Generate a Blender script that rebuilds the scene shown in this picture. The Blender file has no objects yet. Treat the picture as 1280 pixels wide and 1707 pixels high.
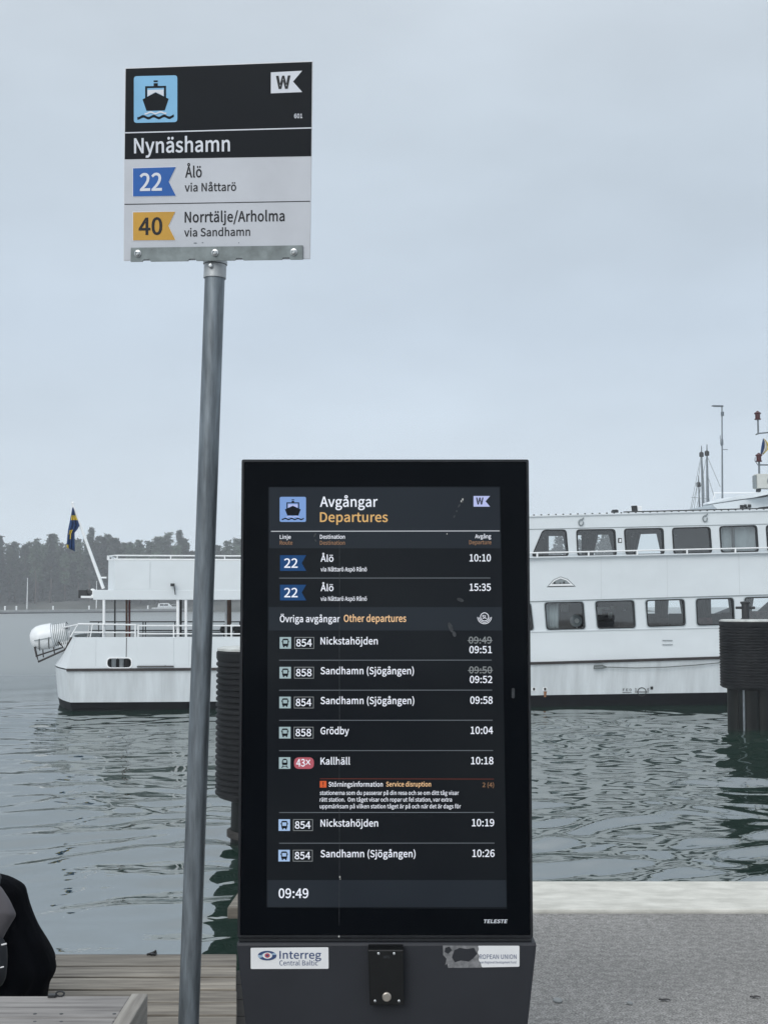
import bpy, bmesh, math, random
import numpy as np
from mathutils import Vector, Matrix, Euler
from mathutils.geometry import tessellate_polygon, delaunay_2d_cdt
R = math.radians
SC = bpy.context.scene
COL = SC.collection
rnd = random.Random(7)

# ------------------------------------------------------------------ camera
FPX, CX, CY = 2000.0, 640.0, 853.5
PITCH = math.atan((1002 - CY) / FPX)
EYE = Vector((0, 0, 1.6))
cam = bpy.data.cameras.new('camera'); cam.sensor_fit = 'VERTICAL'; cam.sensor_height = 36
cam.lens = FPX / 1707 * 36; cam.clip_start = .05; cam.clip_end = 3000
co = bpy.data.objects.new('camera', cam); COL.objects.link(co)
co.location = EYE; co.rotation_euler = (R(90) + PITCH, 0, 0); SC.camera = co
SC.render.resolution_x, SC.render.resolution_y = 767, 1024

# ------------------------------------------------------------------ sky (overcast) and soft sun
SUN_EL, SUN_AZ = 34, 205            # azimuth: compass-like from +Y, behind the camera, a bit to the left
w = bpy.data.worlds.new('World'); SC.world = w; w.use_nodes = True
nt = w.node_tree; N = nt.nodes; Lk = nt.links; N.clear()
sky = N.new('ShaderNodeTexSky'); sky.sky_type = 'NISHITA'; sky.sun_disc = False
sky.sun_elevation = R(SUN_EL); sky.sun_rotation = R(SUN_AZ); sky.air_density = 1; sky.dust_density = 3
tc = N.new('ShaderNodeTexCoord'); sep = N.new('ShaderNodeSeparateXYZ'); Lk.new(tc.outputs['Generated'], sep.inputs[0])
rp = N.new('ShaderNodeValToRGB'); Lk.new(sep.outputs['Z'], rp.inputs[0])
els = rp.color_ramp.elements
stops = [(0, (7.3, 8.3, 9.1)), (.10, (6.7, 7.65, 8.6)), (.22, (5.85, 6.8, 7.85)), (.36, (5.85, 6.7, 7.55)), (.5, (6.4, 7.1, 7.8)), (1, (14.8, 15.7, 16.6))]
els[0].position = 0; els[0].color = (*stops[0][1], 1); els[1].position = 1; els[1].color = (*stops[-1][1], 1)
for p, c in stops[1:-1]:
    e = els.new(p); e.color = (*c, 1)
mp = N.new('ShaderNodeMapping'); mp.inputs['Scale'].default_value = (2.2, 2.2, 5.5); Lk.new(tc.outputs['Generated'], mp.inputs[0])
nz = N.new('ShaderNodeTexNoise'); nz.inputs['Scale'].default_value = 1.6; nz.inputs['Detail'].default_value = 4; nz.inputs['Roughness'].default_value = .5
Lk.new(mp.outputs[0], nz.inputs['Vector'])
mr = N.new('ShaderNodeMapRange'); mr.inputs['From Min'].default_value = .3; mr.inputs['From Max'].default_value = .7
mr.inputs['To Min'].default_value = .92; mr.inputs['To Max'].default_value = 1.07; Lk.new(nz.outputs[0], mr.inputs[0])
mul = N.new('ShaderNodeVectorMath'); mul.operation = 'SCALE'; Lk.new(rp.outputs[0], mul.inputs[0]); Lk.new(mr.outputs[0], mul.inputs['Scale'])
mx = N.new('ShaderNodeMixRGB'); mx.inputs[0].default_value = .94; Lk.new(sky.outputs[0], mx.inputs[1]); Lk.new(mul.outputs[0], mx.inputs[2])
bg = N.new('ShaderNodeBackground'); bg.inputs['Strength'].default_value = .1; Lk.new(mx.outputs[0], bg.inputs[0])
wo = N.new('ShaderNodeOutputWorld'); Lk.new(bg.outputs[0], wo.inputs[0])
sl = bpy.data.lights.new('sun', 'SUN'); sl.energy = 1.5; sl.angle = R(35); sl.color = (1, .97, .93)
so = bpy.data.objects.new('sun', sl); COL.objects.link(so)
az, el = R(SUN_AZ), R(SUN_EL)
so.rotation_euler = Vector((math.sin(az) * math.cos(el), math.cos(az) * math.cos(el), math.sin(el))).to_track_quat('Z', 'Y').to_euler()
so.location = (0, -10, 30)
SC.view_settings.view_transform = 'Standard'; SC.view_settings.look = 'None'; SC.view_settings.exposure = 0; SC.view_settings.gamma = 1
SC.cycles.use_denoising = True; SC.cycles.max_bounces = 8; SC.cycles.volume_bounces = 1
SC.cycles.transparent_max_bounces = 16; SC.cycles.sample_clamp_indirect = 6

# ------------------------------------------------------------------ measuring rays (pixel of the 1280x1707 photo -> ray)
UPC = Vector((0, -math.sin(PITCH), math.cos(PITCH))); FWD = Vector((0, math.cos(PITCH), math.sin(PITCH)))
def ray(px, py): return Vector(((px - CX) / FPX, 0, 0)) + UPC * ((CY - py) / FPX) + FWD
def at_y(px, py, Y): r = ray(px, py); return EYE + r * (Y / r.y)
def at_z(px, py, z): r = ray(px, py); return EYE + r * ((z - EYE.z) / r.z)
def at_plane(px, py, P, n): r = ray(px, py); return EYE + r * ((P - EYE).dot(n) / r.dot(n))

# ------------------------------------------------------------------ materials
def srgb(r, g, b):
    f = lambda c: (c / 255 / 12.92) if c <= 10 else ((c / 255 + .055) / 1.055) ** 2.4
    return (f(r), f(g), f(b))
def mat(name, col, rough=.5, var=.0, scale=8, stretch=(1, 1, 1), bump=0, metal=0, spec=.5, emit=None, ior=1.5, col2=None, detail=5, bscale=None, dist=.01):
    m = bpy.data.materials.new(name); m.use_nodes = True
    t = m.node_tree; b = t.nodes['Principled BSDF']
    b.inputs['Roughness'].default_value = rough; b.inputs['Metallic'].default_value = metal
    b.inputs['Specular IOR Level'].default_value = spec; b.inputs['IOR'].default_value = ior
    b.inputs['Base Color'].default_value = (*col, 1)
    if emit is not None:
        b.inputs['Emission Color'].default_value = (*emit, 1); b.inputs['Emission Strength'].default_value = 1
    if var or col2 or bump:
        c = t.nodes.new('ShaderNodeTexCoord'); mpn = t.nodes.new('ShaderNodeMapping'); mpn.inputs['Scale'].default_value = stretch
        t.links.new(c.outputs['Object'], mpn.inputs[0])
        n = t.nodes.new('ShaderNodeTexNoise'); n.inputs['Scale'].default_value = scale; n.inputs['Detail'].default_value = detail
        n.inputs['Roughness'].default_value = .6
        t.links.new(mpn.outputs[0], n.inputs['Vector'])
        if var or col2:
            r_ = t.nodes.new('ShaderNodeValToRGB'); t.links.new(n.outputs[0], r_.inputs[0])
            r_.color_ramp.elements[0].position = .32; r_.color_ramp.elements[1].position = .68
            a = col if col2 else tuple(x * (1 - var) for x in col); z = col2 if col2 else tuple(min(1, x * (1 + var)) for x in col)
            r_.color_ramp.elements[0].color = (*a, 1); r_.color_ramp.elements[1].color = (*z, 1)
            t.links.new(r_.outputs[0], b.inputs['Base Color'])
        if bump:
            src = n
            if bscale:
                src = t.nodes.new('ShaderNodeTexNoise'); src.inputs['Scale'].default_value = bscale; src.inputs['Detail'].default_value = 4
                t.links.new(mpn.outputs[0], src.inputs['Vector'])
            bp = t.nodes.new('ShaderNodeBump'); bp.inputs['Strength'].default_value = bump; bp.inputs['Distance'].default_value = dist
            t.links.new(src.outputs[0], bp.inputs['Height']); t.links.new(bp.outputs[0], b.inputs['Normal'])
    return m
M = {}
def asphalt_mat():
    m = mat('asphalt', (.1, .1, .1), .85, bump=.6, scale=95, detail=4, dist=.006)
    t = m.node_tree; p = t.nodes['Principled BSDF']; c = t.nodes.new('ShaderNodeTexCoord')
    def noise(sc, det, lo, hi, a, b):
        n = t.nodes.new('ShaderNodeTexNoise'); n.inputs['Scale'].default_value = sc; n.inputs['Detail'].default_value = det; t.links.new(c.outputs['Object'], n.inputs['Vector'])
        q = t.nodes.new('ShaderNodeMapRange'); q.inputs['From Min'].default_value = lo; q.inputs['From Max'].default_value = hi; q.inputs['To Min'].default_value = a; q.inputs['To Max'].default_value = b; t.links.new(n.outputs[0], q.inputs[0]); return q.outputs[0]
    def mulf(a, b): k = t.nodes.new('ShaderNodeMath'); k.operation = 'MULTIPLY'; t.links.new(a, k.inputs[0]); t.links.new(b, k.inputs[1]); return k.outputs[0]
    v = mulf(mulf(noise(120, 2, .36, .64, .58, 1.42), noise(.9, 7, .3, .7, .80, 1.16)), noise(28, 2, .35, .65, .8, 1.2))
    s_ = t.nodes.new('ShaderNodeVectorMath'); s_.operation = 'SCALE'; s_.inputs[0].default_value = (.205, .199, .190); t.links.new(v, s_.inputs['Scale']); t.links.new(s_.outputs[0], p.inputs['Base Color']); return m
M['galv'] = mat('galvanised_steel', (.165, .19, .21), .48, .38, 55, (1, 1, .10), .2, .55, bscale=70, dist=.001)
M['clamp'] = mat('clamp_aluminium', (.42, .44, .45), .45, .15, 20, metal=.5)
M['bracket'] = mat('bracket_steel', (.20, .23, .235), .55, .25, 22, bump=.1, metal=.4)
M['bolt'] = mat('bolt_steel', (.5, .52, .53), .3, .2, 60, metal=.8)
M['signblack'] = mat('sign_black_film', (.006, .0088, .0125), .5, .1, 6, spec=.15)
M['signwhite'] = mat('sign_grey_white_film', (.53, .555, .60), .5, .06, 5)
M['signedge'] = mat('sign_aluminium_edge', (.55, .57, .6), .4, .1, 9, metal=.3)
M['printwhite'] = mat('printed_white', (.66, .69, .75), .5, .04, 9)
M['printblack'] = mat('printed_black', (.014, .016, .02), .5, spec=.3)
M['printblue'] = mat('printed_blue', (.001, .095, .38), .5, .08, 9)
M['printyellow'] = mat('printed_yellow', (.55, .30, .035), .5, .08, 9)
M['printsky'] = mat('printed_light_blue', (.20, .46, .70), .5, .06, 9)
M['cabinet'] = mat('kiosk_dark_metal', (.012, .014, .018), .5, .2, 8, spec=.3)
M['apron'] = mat('kiosk_grey_powder_coat', (.0185, .0205, .026), .55, .12, 4, bump=.12, bscale=500, dist=.0006, spec=.35)
M['trim'] = mat('kiosk_trim', (.022, .024, .028), .4, .2, 30, metal=.5)
M['glass'] = mat('kiosk_black_glass', (.0018, .0028, .0045), .07, spec=.07, var=.15, scale=5)
def emat(name, c, k=1.0, base=(.004, .005, .006), var=0):
    return mat(name, base, .09, spec=.12, emit=tuple(x * k for x in c))
def screen_mat(name, a, b):
    m = mat(name, (.004, .005, .006), .09, spec=.14)
    t = m.node_tree; p = t.nodes['Principled BSDF']
    c = t.nodes.new('ShaderNodeTexCoord'); n = t.nodes.new('ShaderNodeTexNoise'); n.inputs['Scale'].default_value = 2.2; n.inputs['Detail'].default_value = 2
    t.links.new(c.outputs['Object'], n.inputs['Vector'])
    r_ = t.nodes.new('ShaderNodeValToRGB'); t.links.new(n.outputs[0], r_.inputs[0])
    r_.color_ramp.elements[0].position = .35; r_.color_ramp.elements[1].position = .65
    r_.color_ramp.elements[0].color = (*a, 1); r_.color_ramp.elements[1].color = (*b, 1)
    t.links.new(r_.outputs[0], p.inputs['Emission Color']); p.inputs['Emission Strength'].default_value = 1
    return m
M['scr'] = screen_mat('screen_backlight', (.002, .003, .0055), (.006, .0075, .0095))
M['scrband'] = screen_mat('screen_band', (.0125, .0165, .023), (.017, .022, .029))
M['ewhite'] = emat('screen_white', (.82, .86, .95)); M['egrey'] = emat('screen_grey', (.22, .24, .25))
M['eline'] = emat('screen_line', (.13, .15, .17)); M['elinew'] = emat('screen_bright_line', (.5, .53, .58))
M['eamber'] = emat('screen_amber', (.68, .42, .16)); M['epeach'] = emat('screen_peach', (.85, .55, .30)); M['ebrown'] = emat('screen_dim_amber', (.28, .16, .09))
M['eblue'] = emat('screen_blue', (.010, .055, .17)); M['elblue'] = emat('screen_light_blue', (.20, .34, .66)); M['eflag'] = emat('screen_flag', (.45, .5, .8))
M['ebus'] = emat('screen_bus_icon', (.34, .45, .48)); M['ebusb'] = emat('screen_bus_icon_blue', (.35, .5, .75)); M['eblack'] = emat('screen_dark', (.004, .005, .007))
M['epink'] = emat('screen_pink', (.42, .10, .13)); M['ered'] = emat('screen_red', (.13, .03, .02)); M['eor'] = emat('screen_orange', (.62, .11, .035))
M['smear'] = mat('dried_smear', (.038, .042, .047), .9, .4, 90)
M['dropping'] = mat('white_spot', (.5, .5, .48), .9, .3, 90)
M['unit'] = mat('speaker_unit_black', (.004, .0045, .005), .35, .3, 40, spec=.4)
M['button'] = mat('button_metal', (.40, .37, .33), .35, .15, 40, metal=.6)
M['sticker'] = mat('sticker_white', (.72, .73, .74), .5, .05, 14)
M['torn'] = mat('torn_sticker_backing', (.10, .105, .11), .8, .45, 60, col2=(.24, .24, .25))
M['navy'] = mat('logo_navy', (.03, .06, .16), .5); M['teal'] = mat('logo_light_blue', (.30, .42, .55), .5); M['logored'] = mat('logo_red', (.45, .07, .09), .5)
# ferry
M['white'] = mat('ferry_white_paint', (.64, .685, .71), .38, .045, .55, (1, 1, 1.6), .06, bscale=1.2, dist=.02)
M['whitehull'] = mat('ferry_hull_paint', (.585, .63, .655), .42, .13, 1.8, (1.9, 1, .16), .08, bscale=.9, dist=.02)
M['rail'] = mat('rail_white_paint', (.78, .80, .81), .4, .05, 9)
M['antifoul'] = mat('black_bottom_paint', (.003, .004, .006), .6, .3, 3, spec=.1)
M['rub'] = mat('dark_rubbing_strake', (.022, .018, .018), .6, .4, 3)
M['deckgrey'] = mat('deck_grey_paint', (.16, .18, .18), .7, .2, 3)
M['interior'] = mat('cabin_dark_lining', (.055, .062, .068), .7, .25, 2)
M['frame'] = mat('window_rubber', (.012, .014, .016), .5, .2, 9)
M['framealu'] = mat('window_aluminium', (.42, .47, .49), .4, .1, 9, metal=.2)
M['curtain'] = mat('dark_curtain_cloth', (.045, .055, .065), .9, .25, 6, (6, 1, .4))
M['blind'] = mat('grey_blind', (.27, .31, .33), .8, .05, 3)
M['seat'] = mat('seat_cloth', (.10, .10, .11), .9, .3, 5); M['seatred'] = mat('seat_red_cloth', (.22, .11, .11), .9, .3, 5)
M['dark'] = mat('dark_fittings', (.018, .02, .022), .5, .3, 9); M['brown'] = mat('brown_varnish', (.16, .075, .04), .5, .3, 6)
M['redlamp'] = mat('red_lantern', (.05, .006, .008), .35, .3, 9); M['redpaint'] = mat('red_paint', (.16, .025, .025), .4, .2, 9)
M['rust'] = mat('rust_streak', (.24, .11, .05), .9, .5, 12); M['plate'] = mat('plate_joint_paint', (.52, .56, .58), .6, .1, 5)
M['seam'] = mat('seam_grey_paint', (.22, .25, .26), .6, .1, 5)  # even grey for seams, vents, ribs and rigging; also shades the raft lip
M['acgrey'] = mat('ac_casing', (.52, .53, .5), .5, .08, 6)
M['raft'] = mat('raft_canister_white', (.72, .745, .76), .3, .05, 4)
M['flagblue'] = mat('flag_blue_cloth', (.012, .045, .14), .9, .2, 6); M['flagyellow'] = mat('flag_yellow_cloth', (.62, .46, .04), .9, .15, 6)
M['flagwhite'] = mat('flag_white_cloth', (.6, .6, .58), .9, .1, 6); M['rope'] = mat('grey_rope', (.14, .16, .16), .9, .3, 30)
m = bpy.data.materials.new('window_glass'); m.use_nodes = True; t = m.node_tree; t.nodes.clear()
o_ = t.nodes.new('ShaderNodeOutputMaterial'); mxs = t.nodes.new('ShaderNodeMixShader'); fr = t.nodes.new('ShaderNodeFresnel'); fr.inputs[0].default_value = 2.2
tr = t.nodes.new('ShaderNodeBsdfTransparent'); tr.inputs[0].default_value = (.90, .94, .94, 1); gl = t.nodes.new('ShaderNodeBsdfGlossy'); gl.inputs['Roughness'].default_value = .03
t.links.new(fr.outputs[0], mxs.inputs[0]); t.links.new(tr.outputs[0], mxs.inputs[1]); t.links.new(gl.outputs[0], mxs.inputs[2]); t.links.new(mxs.outputs[0], o_.inputs[0])
M['pane'] = m
M['rubber'] = mat('fender_rubber', (.0045, .0052, .0068), .6, 0, 3.5, (1, 1, .6), bump=.15, spec=.22, col2=(.012, .013, .0145), detail=8)
M['cap'] = mat('dolphin_cap_white', (.60, .62, .60), .7, .25, 3, col2=(.30, .31, .30))
M['pile'] = mat('wet_dark_pile', (.005, .0065, .006), .5, .5, 4, (1, 1, .2), .3, spec=.2)
def wood(name, a, b, alongx=True, s=7):
    m = mat(name, a, .8, 0, s, (.22, 3.2, 3.2) if alongx else (3.2, .22, 3.2), .7, col2=b, detail=10, dist=.005)
    t = m.node_tree; p = t.nodes['Principled BSDF']; src = p.inputs['Base Color'].links[0].from_socket
    g = t.nodes.new('ShaderNodeNewGeometry'); q = t.nodes.new('ShaderNodeMapRange'); q.inputs['To Min'].default_value = .76; q.inputs['To Max'].default_value = 1.22; t.links.new(g.outputs['Random Per Island'], q.inputs[0])
    v = t.nodes.new('ShaderNodeVectorMath'); v.operation = 'SCALE'; t.links.new(src, v.inputs[0]); t.links.new(q.outputs[0], v.inputs['Scale']); t.links.new(v.outputs[0], p.inputs['Base Color'])
    return m
M['deck'] = wood('weathered_deck_boards', (.085, .073, .06), (.27, .245, .205), True, 11)
M['bench'] = wood('weathered_bench_boards', (.12, .112, .108), (.35, .335, .32), True, 9)
M['benchend'] = wood('bench_end_board', (.17, .155, .14), (.42, .40, .36), False, 7)
M['gap'] = mat('dark_timber', (.03, .028, .026), .9, .4, 8)  # dark timber of the deck frame and lower boards, also the pile collar
M['asphalt'] = asphalt_mat()
M['coping'] = mat('pale_concrete_coping', (.44, .43, .385), .8, 0, 7, (.8, 1.6, 1), .35, bscale=60, dist=.005, col2=(.63, .615, .56), detail=10)
M['quaywall'] = mat('quay_wall_concrete', (.20, .20, .19), .9, .3, 2)
M['stone'] = mat('breakwater_concrete', (.26, .27, .27), .9, .25, .4)
M['shore'] = mat('shore_rock_and_moss', (.028, .034, .026), .95, 0, .12, col2=(.075, .075, .066))
M['needle'] = mat('pine_needles', (.020, .036, .024), .9, 0, .35, col2=(.055, .078, .048))
M['needle2'] = mat('spruce_needles', (.016, .026, .022), .9, 0, .35, col2=(.040, .056, .042))
for k_ in ('needle', 'needle2'):
    t = M[k_].node_tree; p = t.nodes['Principled BSDF']; src = p.inputs['Base Color'].links[0].from_socket
    g = t.nodes.new('ShaderNodeObjectInfo'); q = t.nodes.new('ShaderNodeMapRange'); q.inputs['To Min'].default_value = .45; q.inputs['To Max'].default_value = 1.9; t.links.new(g.outputs['Random'], q.inputs[0])
    v = t.nodes.new('ShaderNodeVectorMath'); v.operation = 'SCALE'; t.links.new(src, v.inputs[0]); t.links.new(q.outputs[0], v.inputs['Scale']); t.links.new(v.outputs[0], p.inputs['Base Color'])
M['bark'] = mat('pine_bark', (.075, .055, .045), .9, .4, .6)
M['coat'] = mat('black_coat_cloth', (.0026, .003, .0045), .95, .4, 7, (1.6, 1.6, .35), bump=.6, spec=.04, dist=.03)
M['hair'] = mat('dark_hair', (.02, .014, .01), .6, .3, 30); M['skin'] = mat('skin', (.5, .32, .24), .55, .06, 9)
M['packgrey'] = mat('backpack_grey_cloth', (.105, .098, .108), .9, .15, 9, bump=.15, bscale=300, dist=.001)
M['packdark'] = mat('backpack_navy_cloth', (.012, .015, .02), .85, .2, 9); M['piping'] = mat('white_piping', (.75, .75, .75), .5)
M['trouser'] = mat('dark_trouser_cloth', (.02, .022, .028), .9, .2, 9)

# ------------------------------------------------------------------ mesh building
ROOT = {}
class MB:
    def __init__(s): s.v = []; s.f = []; s.mi = []; s.cur = 0
    def add(s, vs, fs, mi=None):
        b = len(s.v); s.v += [tuple(x) for x in vs]; s.f += [tuple(i + b for i in f) for f in fs]; s.mi += [s.cur if mi is None else mi] * len(fs)
        return s
    def box(s, a, b, mi=None):
        (x0, y0, z0), (x1, y1, z1) = a, b
        return s.hexa([(x0, y0, z0), (x1, y0, z0), (x1, y1, z0), (x0, y1, z0), (x0, y0, z1), (x1, y0, z1), (x1, y1, z1), (x0, y1, z1)], mi)
    def hexa(s, p, mi=None):
        return s.add(p, [(0, 3, 2, 1), (4, 5, 6, 7), (0, 1, 5, 4), (1, 2, 6, 5), (2, 3, 7, 6), (3, 0, 4, 7)], mi)
    def loft(s, rings, closed=True, caps=True, mi=None):
        n = len(rings[0]); vs = [p for r in rings for p in r]; fs = []
        for k in range(len(rings) - 1):
            for i in range(n if closed else n - 1):
                j = (i + 1) % n; fs.append((k * n + i, k * n + j, (k + 1) * n + j, (k + 1) * n + i))
        if caps and closed: fs += [tuple(range(n))[::-1], tuple((len(rings) - 1) * n + i for i in range(n))]
        return s.add(vs, fs, mi)
    def tube(s, pts, r, n=8, mi=None, caps=True):
        pts = [Vector(p) for p in pts]; rs = r if isinstance(r, (list, tuple)) else [r] * len(pts); rings = []
        for i, p in enumerate(pts):
            d = (pts[min(i + 1, len(pts) - 1)] - pts[max(i - 1, 0)]).normalized()
            u = d.orthogonal().normalized() if i == 0 else (u - d * u.dot(d)).normalized()
            q = d.cross(u)
            rings.append([p + (u * math.cos(2 * math.pi * k / n) + q * math.sin(2 * math.pi * k / n)) * rs[i] for k in range(n)])
        return s.loft(rings, True, caps, mi)
    def lathe(s, c, prof, n=24, axis='z', mi=None, caps=True):
        rings = []
        for r, h in prof:
            ring = []
            for k in range(n):
                a = 2 * math.pi * k / n; e, g = r * math.cos(a), r * math.sin(a)
                ring.append((c[0] + e, c[1] + g, c[2] + h) if axis == 'z' else ((c[0] + h, c[1] + e, c[2] + g) if axis == 'x' else (c[0] + e, c[1] - h, c[2] + g)))
            rings.append(ring)
        return s.loft(rings, True, caps, mi)
    def poly(s, outer, holes=(), mi=None):
        """flat sheet; points 3-D"""
        loops = [[Vector(p) for p in outer]] + [[Vector(p) for p in h] for h in holes]
        vs = [p for l in loops for p in l]
        return s.add(vs, [tuple(t) for t in tessellate_polygon(loops)], mi)
    def slab(s, outer, holes, off, mi=None):
        """sheet with holes given thickness along off"""
        off = Vector(off); loops = [[Vector(p) for p in outer]] + [[Vector(p) for p in h] for h in holes]
        vs = [p for l in loops for p in l]; n = len(vs); tr = [tuple(t) for t in tessellate_polygon(loops)]
        fs = tr + [tuple(i + n for i in t[::-1]) for t in tr]; b = 0
        for l in loops:
            for i in range(len(l)):
                j = (i + 1) % len(l); fs.append((b + i, b + j, b + j + n, b + i + n))
            b += len(l)
        return s.add(vs + [p + off for p in vs], fs, mi)
    def build(s, name, mats, parent=None, smooth=False, local=False, bevel=0, seg=2, solid=0):
        me = bpy.data.meshes.new(name); o = bpy.data.objects.new(name, me); COL.objects.link(o)
        vs = s.v
        if parent is not None:
            o.parent = parent; root = parent if parent.parent is None else parent.parent
            ROOT.setdefault(o, ROOT.get(root, Matrix()))
            if not local:
                inv = ROOT.get(root, Matrix()).inverted(); vs = [tuple(inv @ Vector(p)) for p in vs]
        me.from_pydata(vs, [], s.f); me.update()
        for m_ in (mats if isinstance(mats, (list, tuple)) else [mats]): me.materials.append(M[m_])
        me.polygons.foreach_set('material_index', s.mi)
        bm = bmesh.new(); bm.from_mesh(me); bmesh.ops.remove_doubles(bm, verts=bm.verts, dist=1e-6); bmesh.ops.recalc_face_normals(bm, faces=bm.faces); bm.to_mesh(me); bm.free()
        if smooth:
            for p in me.polygons: p.use_smooth = True
            if smooth != 'all': me.set_sharp_from_angle(angle=R(40))
        if solid: d = o.modifiers.new('solid', 'SOLIDIFY'); d.thickness = solid; d.offset = 0
        if bevel: d = o.modifiers.new('bevel', 'BEVEL'); d.width = bevel; d.segments = seg; d.limit_method = 'ANGLE'
        return o
def thing(name, label, cat, loc=(0, 0, 0), rz=0, group=None):
    o = bpy.data.objects.new(name, None); COL.objects.link(o); o.location = loc; o.rotation_euler = (0, 0, rz); o.empty_display_size = .2
    ROOT[o] = Matrix.Translation(loc) @ Matrix.Rotation(rz, 4, 'Z')
    return tag(o, label, cat, group)
def tag(o, label, cat, group=None):
    o['label'] = label; o['category'] = cat
    if group: o['group'] = group
    return o
def struct(o): o['kind'] = 'structure'; return o
def rpoly(pts, r, n=4):
    """round the corners of a 2-D polygon"""
    out = []; k = len(pts); pts = [Vector(p) for p in pts]
    for i in range(k):
        a, b, c = pts[i - 1], pts[i], pts[(i + 1) % k]
        d1, d2 = (a - b), (c - b); rr = min(r, d1.length * .45, d2.length * .45)
        p, q = b + d1.normalized() * rr, b + d2.normalized() * rr
        for t_ in range(n + 1):
            t_ /= n; out.append(p * (1 - t_) ** 2 + b * 2 * t_ * (1 - t_) + q * t_ ** 2)
    return out
def rect(x0, y0, x1, y1): return [(x0, y0), (x1, y0), (x1, y1), (x0, y1)]
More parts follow.
